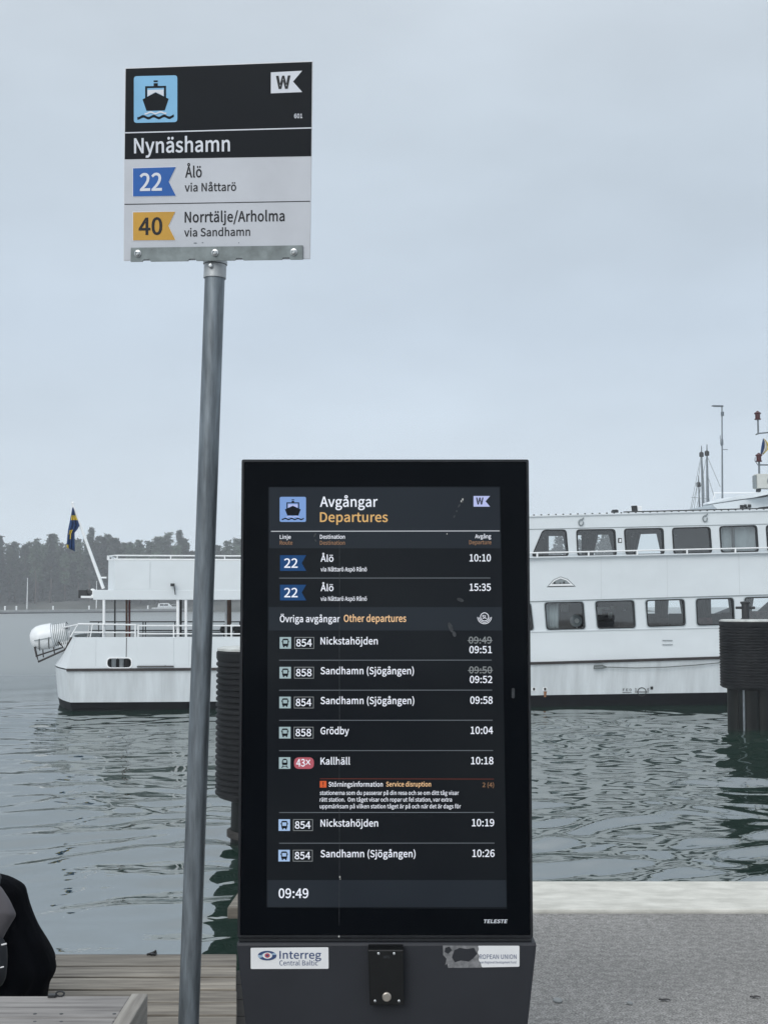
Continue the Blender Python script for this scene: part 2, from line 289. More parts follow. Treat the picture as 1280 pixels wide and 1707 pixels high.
# letter outlines: character number -> (advance, closed outlines as x,y pairs; outer ones run left-handed, holes the other way)
LETTERS = {
32: (208, []),
40: (314, [[222,-182,274,-159,222,-56,185,55,164,171,156,289,164,407,185,522,222,633,274,737,222,761,165,654,122,541,95,420,86,289,95,158,122,37,165,-76]]),
41: (314, [[92,-182,150,-76,193,37,220,158,229,289,220,420,193,541,150,654,92,761,39,737,92,633,129,522,152,407,159,289,152,171,129,55,92,-56,39,-159]]),
44: (259, [[70,-177,126,-144,169,-100,196,-45,206,18,201,60,187,91,164,110,134,117,109,113,89,101,75,83,70,58,75,33,88,14,108,2,132,-2,142,-1,136,-41,117,-75,88,-104,49,-127]]),
46: (259, [[129,-12,153,-7,173,6,186,26,191,52,186,79,173,99,153,113,129,117,105,113,86,99,73,79,68,52,73,26,86,6,105,-7]]),
47: (365, [[10,-167,73,-167,351,739,289,739]]),
48: (516, [[259,-12,346,10,413,76,456,187,471,343,456,498,413,607,346,673,259,694,171,673,104,607,61,498,47,343,61,187,104,76,171,10],[259,57,206,73,165,125,138,214,128,343,138,472,165,560,206,611,259,627,312,611,353,560,379,472,389,343,379,214,353,125,312,73]]),
49: (516, [[82,0,456,0,456,71,319,71,319,682,254,682,225,667,192,654,155,643,113,634,113,580,234,580,234,71,82,71]]),
50: (516, [[41,0,470,0,470,74,254,73,169,67,279,178,363,286,418,391,437,494,423,576,383,639,321,680,238,694,178,687,126,667,80,636,37,595,87,546,117,578,151,603,188,619,228,625,283,615,323,587,346,544,354,490,335,398,277,296,180,181,41,50]]),
51: (516, [[245,-12,330,1,400,39,447,101,464,182,453,246,422,297,376,333,320,355,320,360,370,385,408,420,432,467,441,524,426,596,385,649,322,683,242,694,186,688,137,671,92,645,52,613,98,559,129,586,162,607,199,620,239,625,287,618,324,596,347,562,354,517,345,466,313,425,255,397,166,387,166,322,265,312,331,285,367,241,378,185,368,132,339,93,295,67,239,59,186,65,141,82,103,107,71,137,27,82,65,46,113,16,172,-4]]),
52: (516, [[316,0,396,0,396,188,488,188,488,256,396,256,396,682,302,682,19,244,19,188,316,188],[316,256,107,256,262,488,317,589,321,589,316,465]]),
53: (516, [[244,-12,327,3,398,49,448,122,467,221,451,319,406,387,341,426,261,439,233,437,206,432,182,423,159,412,177,609,434,609,434,682,102,682,80,364,126,335,153,352,180,365,208,372,239,375,297,364,342,334,370,285,381,220,369,152,338,102,292,70,235,59,181,65,136,82,99,106,68,134,25,78,64,45,112,16,171,-4]]),
54: (516, [[280,-12,355,4,418,49,461,119,476,209,463,303,425,370,365,410,287,423,246,418,205,402,166,376,132,341,148,475,186,562,241,610,308,624,338,621,368,610,394,594,416,572,464,624,433,652,396,675,354,689,304,694,209,674,129,610,73,496,52,326,69,178,117,72,189,9],[134,274,169,314,204,341,240,355,273,360,327,349,365,319,388,272,395,209,387,146,362,97,326,66,280,55,222,69,178,111,149,180]]),
55: (516, [[184,0,273,0,286,182,317,339,375,483,473,631,473,682,46,682,46,609,377,609,292,472,235,332,201,178]]),
56: (516, [[261,-12,348,2,415,39,458,95,474,164,464,227,439,276,402,314,359,343,359,348,390,377,419,415,441,461,449,513,437,585,400,642,341,679,262,692,188,680,129,644,90,590,75,519,83,469,103,427,132,391,167,362,167,358,122,327,82,285,54,233,43,169,59,97,104,39,173,1],[307,370,249,396,199,426,165,466,153,519,161,564,183,599,218,621,261,629,310,620,346,594,369,556,377,508,372,471,359,436,337,402],[261,51,205,61,159,87,129,127,118,177,125,223,145,265,174,301,212,331,281,302,339,269,378,226,393,167,383,120,357,83,315,60]]),
57: (516, [[219,-12,311,9,390,75,445,194,466,370,449,512,400,613,328,674,236,694,161,678,99,633,57,563,41,473,54,380,92,313,152,272,229,259,272,265,313,281,352,307,386,341,369,208,331,121,278,73,216,59,183,62,153,72,125,89,100,111,54,58,85,30,123,8,167,-7],[385,413,350,371,314,343,278,327,243,322,190,333,152,363,129,411,121,473,130,537,154,586,191,617,237,628,296,614,340,573,370,506]]),
58: (259, [[129,363,153,368,173,381,186,401,191,428,186,454,173,475,153,488,129,493,105,488,86,475,73,454,68,428,73,401,86,381,105,368],[129,-12,153,-7,173,6,186,26,191,52,186,79,173,99,153,113,129,117,105,113,86,99,73,79,68,52,73,26,86,6,105,-7]]),
65: (566, [[4,0,90,0,156,208,406,208,471,0,562,0,330,682,234,682],[178,276,246,496,279,612,283,612,333,439,384,276]]),
66: (611, [[94,0,311,0,416,12,497,50,550,112,569,200,559,263,530,310,487,344,431,363,431,368,473,390,505,424,524,467,530,515,513,592,465,644,391,673,296,682,94,682],[180,393,180,614,285,614,355,608,405,589,436,555,446,504,436,457,407,422,356,400,281,393],[180,69,180,326,299,326,378,318,437,296,473,258,485,203,472,143,436,101,377,77,299,69]]),
67: (594, [[351,-12,413,-6,468,13,517,44,560,86,513,140,479,108,442,84,401,69,354,63,266,83,200,139,157,227,142,343,158,458,202,545,270,600,357,619,399,614,435,601,468,581,497,555,543,610,509,642,466,669,415,687,356,694,236,670,140,600,77,489,54,341,76,192,139,81,233,12]]),
68: (640, [[94,0,268,0,404,23,504,91,565,199,585,343,565,488,503,594,403,660,264,682,94,682],[180,71,180,612,257,612,362,595,437,543,482,458,497,343,482,228,437,142,362,89,257,71]]),
69: (548, [[94,0,497,0,497,74,180,74,180,322,438,322,438,395,180,395,180,609,487,609,487,682,94,682]]),
70: (514, [[94,0,180,0,180,306,440,306,440,379,180,379,180,609,487,609,487,682,94,682]]),
71: (641, [[362,-12,427,-6,485,10,534,35,572,67,572,354,348,354,348,282,493,282,493,103,469,86,440,74,406,66,370,63,273,83,202,139,157,227,142,343,158,458,204,545,276,600,369,619,416,614,455,600,488,579,516,555,563,610,529,641,486,668,432,687,367,694,242,670,143,600,77,489,54,341,77,192,141,81,238,12]]),
73: (273, [[94,0,180,0,180,682,94,682]]),
75: (601, [[94,0,180,0,180,216,297,355,501,0,597,0,351,423,565,682,467,682,181,340,180,340,180,682,94,682]]),
76: (505, [[94,0,478,0,478,74,180,74,180,682,94,682]]),
78: (673, [[94,0,175,0,175,358,171,466,165,571,168,571,242,431,490,0,579,0,579,682,497,682,497,328,501,219,509,112,504,112,431,252,181,682,94,682]]),
79: (690, [[345,-12,463,13,555,84,615,196,636,343,615,490,555,601,463,670,345,694,227,670,135,601,75,490,54,343,75,196,135,84,227,13],[345,63,262,83,198,139,157,228,142,343,157,458,198,545,262,600,345,619,429,600,493,545,534,458,548,343,534,228,493,139,429,83]]),
80: (589, [[94,0,180,0,180,272,292,272,395,284,474,323,525,388,543,482,525,576,473,638,393,672,288,682,94,682],[180,341,180,612,277,612,356,606,413,584,446,544,458,482,447,419,414,375,359,350,281,341]]),
82: (591, [[180,358,180,612,294,612,365,606,417,585,449,548,460,491,449,433,417,391,365,366,294,358],[468,0,565,0,392,299,455,323,503,363,534,419,545,491,528,581,478,640,403,672,307,682,94,682,94,0,180,0,180,289,302,289]]),
83: (555, [[283,-12,379,3,452,44,498,106,515,181,504,248,474,298,429,335,374,364,237,424,201,446,174,477,164,520,173,561,199,592,239,612,291,619,336,614,377,602,414,582,447,555,491,610,451,644,404,671,350,688,291,694,205,681,137,643,92,586,76,514,89,448,122,399,167,363,215,339,358,275,394,251,418,219,427,174,417,129,389,94,344,71,284,63,231,69,181,86,136,113,96,148,45,88,93,47,149,15,213,-5]]),
84: (557, [[235,0,322,0,322,609,528,609,528,682,29,682,29,609,235,609]]),
85: (671, [[336,-12,433,3,510,52,562,143,581,281,581,682,498,682,498,279,485,176,451,110,399,74,336,63,273,74,223,110,189,176,177,279,177,682,91,682,91,281,110,143,161,52,239,3]]),
87: (817, [[168,0,271,0,372,411,407,567,410,567,444,411,547,0,651,0,792,682,710,682,636,311,599,89,594,89,545,311,450,682,371,682,277,311,229,89,225,89,184,311,113,682,24,682]]),
88: (533, [[16,0,107,0,245,265,260,295,263,295,322,184,423,0,518,0,318,348,504,682,414,682,299,461,274,408,271,408,124,682,29,682,215,353]]),
97: (524, [[202,-12,248,-6,291,9,332,32,369,60,372,60,380,0,449,0,449,311,439,396,408,462,354,503,274,518,215,512,162,496,115,475,76,452,109,394,141,413,178,431,218,443,261,448,312,437,344,408,360,367,365,320,226,296,129,258,73,204,55,131,66,70,97,25,143,-3],[226,57,191,61,163,75,144,100,137,137,148,181,187,217,257,244,365,263,365,123,329,94,295,73,261,61]]),
98: (575, [[308,-12,391,6,461,59,509,145,528,261,514,367,476,448,413,500,327,518,284,513,243,498,204,475,167,448,171,538,171,741,86,741,86,0,154,0,161,52,165,52,199,25,235,5,272,-8],[294,60,267,62,236,71,204,87,171,112,171,378,206,407,240,429,273,442,305,447,367,433,408,395,432,336,439,260,428,176,398,113,352,73]]),
99: (475, [[285,-12,329,-8,372,5,412,25,448,51,411,109,386,89,357,73,326,63,292,59,228,73,179,112,147,173,136,252,148,332,181,393,231,433,295,447,323,443,349,435,373,421,395,403,438,459,410,481,376,500,337,513,291,518,198,500,121,448,68,365,48,252,66,140,116,57,191,6]]),
100: (577, [[258,-12,302,-6,343,9,379,32,411,60,414,60,421,0,491,0,491,741,406,741,406,546,410,460,378,484,345,503,309,514,268,518,185,500,115,447,67,363,49,252,64,140,106,57,172,6],[276,60,217,73,173,111,146,171,137,253,148,332,179,393,226,433,283,447,314,444,344,434,375,418,406,394,406,128,374,98,343,77,310,64]]),
101: (515, [[290,-12,339,-8,382,3,421,19,456,39,426,96,397,79,367,66,335,59,300,56,234,68,182,104,147,159,132,233,473,233,476,281,463,379,424,454,361,501,274,518,190,500,118,447,67,363,48,252,67,141,119,58,196,6],[131,293,148,360,181,409,225,440,276,450,329,440,369,410,393,361,402,293]]),
102: (302, [[31,436,100,436,100,0,184,0,184,436,291,436,291,505,184,505,184,585,189,628,202,659,224,678,256,685,284,681,313,671,331,737,313,743,292,748,270,752,247,753,181,741,135,708,108,655,100,586,100,505,31,501]]),
103: (525, [[256,-233,362,-218,442,-180,494,-125,512,-58,501,-4,467,34,412,55,336,62,236,62,194,66,167,78,152,95,148,117,150,136,157,152,168,166,181,178,198,170,217,165,236,161,255,160,328,172,387,207,426,263,440,336,437,367,429,396,416,420,399,440,502,440,502,505,327,505,295,515,276,517,255,518,183,506,122,470,81,413,66,338,72,295,87,257,108,226,132,202,132,198,112,182,94,160,81,134,76,104,80,77,89,54,104,35,122,21,122,17,90,-7,67,-35,52,-65,47,-98,63,-155,106,-198,171,-224],[255,218,214,226,180,250,157,288,148,338,156,388,179,425,213,448,255,456,297,448,332,425,355,388,363,338,354,288,331,250,297,226],[268,-174,206,-168,160,-150,132,-122,122,-86,125,-64,134,-42,150,-20,173,0,207,-6,238,-7,326,-7,370,-11,402,-22,421,-42,428,-72,417,-110,385,-142,334,-165]]),
104: (565, [[86,0,171,0,171,367,207,400,239,424,272,439,309,444,352,436,382,412,399,370,405,309,405,0,489,0,489,320,480,405,452,467,404,505,335,518,286,512,243,493,204,466,167,434,171,538,171,741,86,741]]),
105: (256, [[86,0,171,0,171,505,86,505],[128,609,151,613,169,625,181,643,185,666,181,688,169,706,151,717,128,721,106,717,88,706,77,688,73,666,77,643,88,625,106,613]]),
106: (256, [[33,-225,97,-214,140,-180,164,-127,171,-58,171,505,87,505,87,-58,84,-99,74,-130,55,-150,24,-157,-2,-154,-24,-148,-41,-212,-9,-221,11,-224],[128,609,151,613,169,625,181,643,185,666,181,688,169,706,151,717,128,721,105,717,87,706,76,688,72,666,76,643,87,625,105,613]]),
107: (514, [[86,0,169,0,169,133,264,244,412,0,504,0,314,301,482,505,387,505,173,239,169,239,169,741,86,741]]),
108: (264, [[175,-12,204,-10,224,-5,212,60,194,59,185,61,178,67,173,78,171,95,171,741,86,741,86,100,91,53,107,17,134,-5]]),
109: (862, [[86,0,171,0,171,367,205,401,237,425,268,439,298,444,340,436,369,412,386,370,392,309,392,0,476,0,476,367,511,401,543,425,574,439,604,444,646,436,675,412,692,370,698,309,698,0,782,0,782,320,773,405,745,467,697,505,630,518,585,511,543,491,502,461,462,421,443,462,414,492,375,511,323,518,279,512,238,493,201,466,166,432,164,432,155,505,86,505]]),
110: (568, [[86,0,171,0,171,367,207,400,239,424,272,439,309,444,352,436,382,412,399,370,405,309,405,0,489,0,489,320,480,405,452,467,404,505,335,518,286,512,242,493,202,466,166,432,164,432,155,505,86,505]]),
111: (564, [[282,-12,371,6,445,57,496,140,515,252,496,365,445,448,371,500,282,518,193,500,119,448,67,365,48,252,67,140,119,57,193,6],[282,59,222,73,176,112,146,173,136,252,146,332,176,393,222,433,282,447,342,433,388,393,418,332,429,252,418,173,388,112,342,73]]),
112: (577, [[86,-213,171,-213,171,-42,168,47,203,21,238,3,273,-8,308,-12,391,6,461,59,509,145,528,261,514,367,476,448,413,500,327,518,283,512,241,497,202,474,166,447,164,447,155,505,86,505],[294,60,267,62,237,71,205,87,171,112,171,378,207,407,241,429,273,442,305,447,367,433,408,395,432,336,439,260,428,176,398,113,352,73]]),
114: (361, [[86,0,171,0,171,325,199,379,231,415,265,436,298,442,324,440,347,434,363,507,351,512,325,518,309,518,268,511,230,490,195,457,166,413,164,413,155,505,86,505]]),
115: (435, [[218,-12,297,0,354,32,389,80,401,138,387,198,352,240,303,269,207,307,172,325,148,348,139,379,144,407,162,430,191,446,233,452,264,449,294,439,321,425,347,408,388,461,356,483,319,501,277,514,232,518,158,507,103,477,69,431,58,375,71,319,105,279,152,250,246,212,283,192,310,167,320,133,314,102,295,77,264,60,221,54,178,58,140,71,104,90,71,114,30,58,69,30,115,8,165,-7]]),
116: (351, [[244,-12,268,-10,315,0,338,7,321,71,293,61,263,57,226,63,202,82,189,112,185,154,185,436,323,436,323,505,185,505,185,648,114,648,105,505,25,501,25,436,100,436,100,156,108,87,132,34,176,0]]),
117: (565, [[234,-12,282,-6,325,13,364,42,400,79,403,79,409,0,480,0,480,505,395,505,395,147,361,109,328,82,295,66,259,61,216,69,186,93,169,135,164,195,164,505,78,505,78,185,87,100,116,38,164,1]]),
118: (485, [[194,0,294,0,473,505,389,505,247,69,242,69,195,218,100,505,12,505]]),
120: (463, [[14,0,103,0,222,208,227,208,269,141,282,118,356,0,449,0,283,255,436,505,348,505,241,310,236,310,187,394,119,505,27,505,181,263]]),
121: (485, [[94,-218,161,-204,213,-167,253,-112,283,-43,473,505,390,505,299,225,258,82,253,82,203,225,100,505,12,505,215,-1,204,-39,185,-82,160,-117,129,-140,90,-148,69,-145,51,-140,34,-207,61,-215]]),
197: (566, [[282,726,322,733,353,752,375,782,382,821,375,860,353,889,322,908,282,915,241,908,210,889,189,860,181,821,189,782,210,752,241,733],[282,765,261,768,244,779,232,797,228,821,232,844,244,861,261,873,282,876,302,873,318,861,330,844,334,821,330,797,318,779,302,768],[4,0,90,0,156,208,406,208,471,0,562,0,330,682,234,682],[178,276,246,496,279,612,283,612,333,439,384,276]]),
214: (690, [[345,-12,463,13,555,84,615,196,636,343,615,490,555,601,463,670,345,694,227,670,135,601,75,490,54,343,75,196,135,84,227,13],[345,63,262,83,198,139,157,228,142,343,157,458,198,545,262,600,345,619,429,600,493,545,534,458,548,343,534,228,493,139,429,83],[238,744,259,748,275,758,286,775,289,796,286,816,275,831,259,842,238,846,218,842,202,831,192,816,188,796,192,775,202,758,218,748],[452,744,473,748,488,758,499,775,502,796,499,816,488,831,473,842,452,846,432,842,415,831,405,816,401,796,405,775,415,758,432,748]]),
228: (524, [[202,-12,248,-6,291,9,332,32,369,60,372,60,380,0,449,0,449,311,439,396,408,462,354,503,274,518,215,512,162,496,115,475,76,452,109,394,141,413,178,431,218,443,261,448,312,437,344,408,360,367,365,320,226,296,129,258,73,204,55,131,66,70,97,25,143,-3],[226,57,191,61,163,75,144,100,137,137,148,181,187,217,257,244,365,263,365,123,329,94,295,73,261,61],[178,611,198,615,215,626,226,642,230,662,226,683,215,699,198,710,178,714,157,710,141,699,130,683,127,662,130,642,141,626,157,615],[378,611,398,615,415,626,426,642,430,662,426,683,415,699,398,710,378,714,357,710,341,699,330,683,326,662,330,642,341,626,357,615]]),
229: (524, [[202,-12,248,-6,291,9,332,32,369,60,372,60,380,0,449,0,449,311,439,396,408,462,354,503,274,518,215,512,162,496,115,475,76,452,109,394,141,413,178,431,218,443,261,448,312,437,344,408,360,367,365,320,226,296,129,258,73,204,55,131,66,70,97,25,143,-3],[226,57,191,61,163,75,144,100,137,137,148,181,187,217,257,244,365,263,365,123,329,94,295,73,261,61],[278,577,325,584,361,605,383,637,391,678,383,719,361,751,325,772,278,780,231,772,195,751,173,719,165,678,173,637,195,605,231,584],[278,614,255,619,236,632,223,652,219,678,223,705,236,725,255,738,278,742,301,738,320,725,333,705,338,678,333,652,320,632,301,619]]),
246: (564, [[282,-12,371,6,445,57,496,140,515,252,496,365,445,448,371,500,282,518,193,500,119,448,67,365,48,252,67,140,119,57,193,6],[282,59,222,73,176,112,146,173,136,252,146,332,176,393,222,433,282,447,342,433,388,393,418,332,429,252,418,173,388,112,342,73],[182,611,203,615,219,626,230,642,234,662,230,683,219,699,203,710,182,714,161,710,145,699,135,683,131,662,135,642,145,626,161,615],[381,611,402,615,418,626,429,642,433,662,429,683,418,699,402,710,381,714,361,710,345,699,334,683,330,662,334,642,345,626,361,615]])}
FONT_CACHE = {}
def fatten(p, d):
    out = []; n = len(p)
    for i in range(n):
        a, b, c = p[i - 1], p[i], p[(i + 1) % n]; e1, e2 = (b - a), (c - b)
        n1 = Vector((e1.y, -e1.x, 0)).normalized(); n2 = Vector((e2.y, -e2.x, 0)).normalized(); m_ = n1 + n2
        out.append(b + m_ * (d / max(.55, m_.dot(n1))))
    return out
def inked(p, loops):
    odd = False
    for l in loops:
        for a, b in zip(l, l[1:] + l[:1]):
            if (a.y > p.y) != (b.y > p.y) and p.x < (b.x - a.x) * (p.y - a.y) / (b.y - a.y) + a.x: odd = not odd
    return odd
def glyphs(body, wt=0.0):
    k = (body, wt)
    if k not in FONT_CACHE:
        vs, fs, x = [], [], 0.0
        for ch in body:
            adv, outl = LETTERS[ord(ch)]
            loops = [fatten([Vector((l[i] / 1000, l[i + 1] / 1000, 0)) for i in range(0, len(l), 2)], wt) for l in outl]
            if loops:
                b = len(vs); pts = [p.to_2d() for l in loops for p in l]; ed = []; o = 0
                for l in loops: ed += [(o + i, o + (i + 1) % len(l)) for i in range(len(l))]; o += len(l)
                pv_, _, pf_ = delaunay_2d_cdt(pts, ed, [], 1, 1e-6)[:3]; pf_ = [t for t in pf_ if inked(sum((pv_[i] for i in t), Vector((0, 0))) / len(t), loops)]
                vs += [(p.x + x, p.y) for p in pv_]; fs += [tuple(i + b for i in t) for t in pf_]
            x += adv / 1000 + wt * .8
        FONT_CACHE[k] = (vs, fs)
    return FONT_CACHE[k]
def text(mb, P, body, x0, x1, yb, cap, mi=None, wt=.014, tilt=0, shear=0):
    """fit body between photo x0..x1 on baseline yb; P maps photo pixel -> point on the sign's plane"""
    vs, fs = glyphs(body, wt); a = min(v[0] for v in vs); b = max(v[0] for v in vs); k = cap / .682
    out = []
    for x, y in vs:
        X = x0 + (x - a) / (b - a) * (x1 - x0) + shear * y * k
        out.append(P(X, yb + tilt * (X - x0) - y * k))
    mb.add(out, fs, mi)

# ================================================================== THE SETTING
WZ = -1.75
# water: one sheet, finer near the quay
def water():
    ny, nx = 1080, 620
    ys = np.concatenate([np.exp(np.linspace(math.log(4.4), math.log(40), 880, endpoint=False)), np.exp(np.linspace(math.log(40), math.log(640), 200))]); dys = np.gradient(ys)[:, None]
    ts = np.linspace(-1.0, 1.0, nx); ts = np.sign(ts) * (np.abs(ts) * .55 + np.abs(ts) ** 3 * .45)
    Y, T = np.meshgrid(ys, ts, indexing='ij'); X = Y * T * 1.0
    rs = np.random.RandomState(3); H = np.zeros_like(X)
    rough = 1 / (1 + np.exp(-(X + 1.2 + .02 * Y) * .9))           # the open side to the right is choppier than the lee by the deck
    amp = .40 + .80 * rough + .14 * (1 - rough) / (1 + np.exp(-(Y - 13.5) / 1.6)) / (1 + np.exp(-(X + 13 + .1 * Y) / 2))
    px_ = X + .35 * np.sin(.55 * Y + .3) + .2 * np.sin(1.3 * X + .9 * Y); py_ = Y + .3 * np.sin(.7 * X + .4 * Y) + .12 * np.sin(1.9 * X - .5 * Y)
    for i in range(40):
        lam = .22 * (1.08 ** i) * rs.uniform(.9, 1.1); th = rs.normal(math.pi / 2 + .18, .50); k = 2 * math.pi / lam
        slope = .0168 * (.4 if lam < .36 else .7 if lam < .6 else 1.35 if lam < 2.0 else .8 if lam < 3 else .4)
        fade = np.clip(lam / (dys * 6) - .3, 0, 1)
        H += slope / k * np.sin(k * (px_ * math.cos(th) + py_ * math.sin(th)) + rs.uniform(0, 6.28)) * fade * (1 if lam > .45 else .7)
    gust = .75 + .5 * (np.sin(.23 * X + .31 * Y) * np.sin(.17 * X - .11 * Y + 1))
    H = H * amp * gust * 1.45
    V = np.stack([X, Y, WZ + H], -1).reshape(-1, 3)
    idx = np.arange(ny * nx).reshape(ny, nx)
    F = np.stack([idx[:-1, :-1], idx[:-1, 1:], idx[1:, 1:], idx[1:, :-1]], -1).reshape(-1, 4)
    n0 = len(V)
    V = np.concatenate([V, np.array([(-690, -35, WZ - .2), (690, -35, WZ - .2), (690, 690, WZ - .2), (-690, 690, WZ - .2)])])
    F = np.concatenate([F, [[n0, n0 + 1, n0 + 2, n0 + 3]]])
    me = bpy.data.meshes.new('water'); me.vertices.add(len(V)); me.vertices.foreach_set('co', V.ravel())
    me.loops.add(F.size); me.loops.foreach_set('vertex_index', F.ravel().astype(np.int32))
    me.polygons.add(len(F)); me.polygons.foreach_set('loop_start', np.arange(0, F.size, 4, dtype=np.int32)); me.polygons.foreach_set('loop_total', np.full(len(F), 4, dtype=np.int32))
    me.polygons.foreach_set('use_smooth', np.ones(len(F), dtype=bool)); me.update(calc_edges=True); me.validate()
    o = bpy.data.objects.new('water', me); COL.objects.link(o); struct(o)
    m_ = mat('sea_water', (.008, .026, .018), .02, spec=.5, ior=5.0)
    t_ = m_.node_tree; b = t_.nodes['Principled BSDF']
    c = t_.nodes.new('ShaderNodeTexCoord'); mm = t_.nodes.new('ShaderNodeMapping'); mm.inputs['Scale'].default_value = (.55, 1, 1); t_.links.new(c.outputs['Object'], mm.inputs[0])
    n_ = t_.nodes.new('ShaderNodeTexNoise'); n_.inputs['Scale'].default_value = 2.6; n_.inputs['Detail'].default_value = 3; t_.links.new(mm.outputs[0], n_.inputs['Vector'])
    bp = t_.nodes.new('ShaderNodeBump'); bp.inputs['Strength'].default_value = .10; bp.inputs['Distance'].default_value = .06
    t_.links.new(n_.outputs[0], bp.inputs['Height']); t_.links.new(bp.outputs[0], b.inputs['Normal'])
    sx = t_.nodes.new('ShaderNodeSeparateXYZ'); t_.links.new(c.outputs['Object'], sx.inputs[0])       # unresolved ripples far out
    q = t_.nodes.new('ShaderNodeMapRange'); q.inputs['From Min'].default_value = 33; q.inputs['From Max'].default_value = 62; q.inputs['To Min'].default_value = .02; q.inputs['To Max'].default_value = .36; t_.links.new(sx.outputs['Y'], q.inputs[0]); t_.links.new(q.outputs[0], b.inputs['Roughness'])
    me.materials.append(m_)
water()

# quay: asphalt, coping, wall
mb = MB(); QX = -.47
mb.add([(-12, -20, 0), (30, -20, 0), (30, 4.3, 0), (-12, 4.3, 0)], [(0, 1, 2, 3)])
mb.add([(QX, 4.3, 0), (30, 4.3, 0), (30, 6.3, 0), (-.5, 6.3, 0)], [(0, 1, 2, 3)])
struct(mb.build('quay_asphalt', 'asphalt'))
mb = MB(); mb.box((-.62, 6.296, -.3), (30, 6.92, .022)); struct(mb.build('quay_coping', 'coping', bevel=.012))
mb = MB(); mb.box((-.6, 4.31, -4), (30, 6.86, -.31)); mb.box((-.468, 4.31, -.308), (30, 6.29, -.012)); mb.box((-12, -20, -4), (30, 4.29, -.012)); struct(mb.build('quay_wall', 'quaywall'))

# deck of weathered boards beside the quay
dk = thing('wooden_deck', 'weathered grey plank deck at the water edge, left of the screen', 'deck', (-1.5, 4.7, 0))
ysb = [at_z(300, p, 0).y for p in (1595, 1616.5, 1635.5, 1656, 1678, 1700)]
ysb += [ysb[-1] - .152 * (i + 1) for i in range(3)]
mb = MB()
for i in range(len(ysb) - 1):
    y1, y0 = ysb[i] - .009, ysb[i + 1] + .009; e1, e0 = -.663 + (5.545 - y1) * .122, -.663 + (5.545 - y0) * .122
    j = rnd.uniform(-.003, .003); k = rnd.uniform(-.002, .002)
    xs = [-6.2, -3.9 + rnd.uniform(-.3, .3), e1]
    mb.hexa([(-6.2, y0, -.03), (e0 + j, y0, -.03), (e1 + j, y1, -.03), (-6.2, y1, -.03), (-6.2, y0, .016 + k), (e0 + j, y0, .016 + k), (e1 + j, y1, .016 + k), (-6.2, y1, .016 + k)])
mb.build('deck_boards', 'deck', dk, bevel=.004)
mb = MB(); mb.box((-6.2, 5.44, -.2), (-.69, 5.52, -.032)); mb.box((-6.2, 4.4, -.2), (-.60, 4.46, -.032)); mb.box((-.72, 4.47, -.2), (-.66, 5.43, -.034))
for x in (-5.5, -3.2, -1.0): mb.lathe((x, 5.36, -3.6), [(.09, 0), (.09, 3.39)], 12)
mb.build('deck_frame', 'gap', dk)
ld = MB()
for i in range(5):
    y0 = 4.55 + i * .2; ld.hexa([(-.60 - .02 * i, y0, -.16), (-.475, y0, -.16), (-.475, y0 + .192, -.16), (-.62 - .02 * i, y0 + .192, -.16), (-.60 - .02 * i, y0, -.06), (-.475, y0, -.06), (-.475, y0 + .192, -.06), (-.62 - .02 * i, y0 + .192, -.06)])
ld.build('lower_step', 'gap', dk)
tb = MB(); a = at_z(380, 1512, 0.0); tb.hexa([(-.82, 6.42, -.06), (-.63, 6.42, -.06), (-.63, 6.86, -.06), (-.80, 6.86, -.06), (-.82, 6.42, .0), (-.63, 6.42, .0), (-.63, 6.86, .0), (-.80, 6.86, .0)])
tag(tb.build('timber_beam', 'deck', bevel=.008), 'short brown timber beam at the quay corner behind the screen', 'timber beam')
cl = MB(); p = at_z(257, 1597, .0); cl.box((p.x - .012, p.y - .02, .016), (p.x + .012, p.y + .01, .024)); cl.tube([(p.x - .03, p.y - .01, .018), (p.x - .008, p.y, .022), (p.x + .01, p.y, .032)], .005, 8)
tag(cl.build('cleat', 'dark', smooth=True), 'tiny black cleat on the outer edge of the plank deck', 'cleat')

for px, py, sx, sy, m_, lab, nm in ((1107, 1669, .024, .010, 'rub', 'thin dark streak on the asphalt', 'dark_streak'), (1258, 1664, .022, .010, 'rub', 'faint dark streak on the asphalt near the right edge', 'dark_streak'), (929, 1669, .02, .03, 'stone', 'pale flat pebble on the asphalt beside the screen', 'pebble'), (1049, 1674, .012, .016, 'stone', 'tiny pale pebble on the asphalt left of the thin dark streak', 'pebble')):  # small thin sheets added to stand for faint dark streaks in the asphalt
    p = at_z(px, py, 0); mb = MB()
    if nm == 'pebble': mb.lathe(p, [(sx * .6, -.002), (sx, .003), (sx * .8, .008), (.001, .01)], 9); mb.v = [(x, p.y + (y - p.y) * sy / sx, z) for x, y, z in mb.v]
    else:
        for i in range(6):
            u0, u1 = i / 6, (i + 1) / 6; w0, w1 = (sy * math.sin(math.pi * (.05 + .9 * u)) for u in (u0, u1)); h0, h1 = (.002 + .003 * abs(math.sin(u * 5 + px)) for u in (u0, u1))
            mb.add([(p.x + (u0 * 2 - 1) * sx, p.y - w0, h0 + .003), (p.x + (u1 * 2 - 1) * sx, p.y - w1, h1 + .003), (p.x + (u1 * 2 - 1) * sx, p.y, h1), (p.x + (u0 * 2 - 1) * sx, p.y, h0)], [(0, 1, 2, 3)]); mb.add([(p.x + (u0 * 2 - 1) * sx, p.y, h0), (p.x + (u1 * 2 - 1) * sx, p.y, h1), (p.x + (u1 * 2 - 1) * sx, p.y + w1, h1 + .004), (p.x + (u0 * 2 - 1) * sx, p.y + w0, h0 + .004)], [(0, 1, 2, 3)])
    tag(mb.build(nm, m_, smooth='all'), lab, nm.replace('_', ' '))
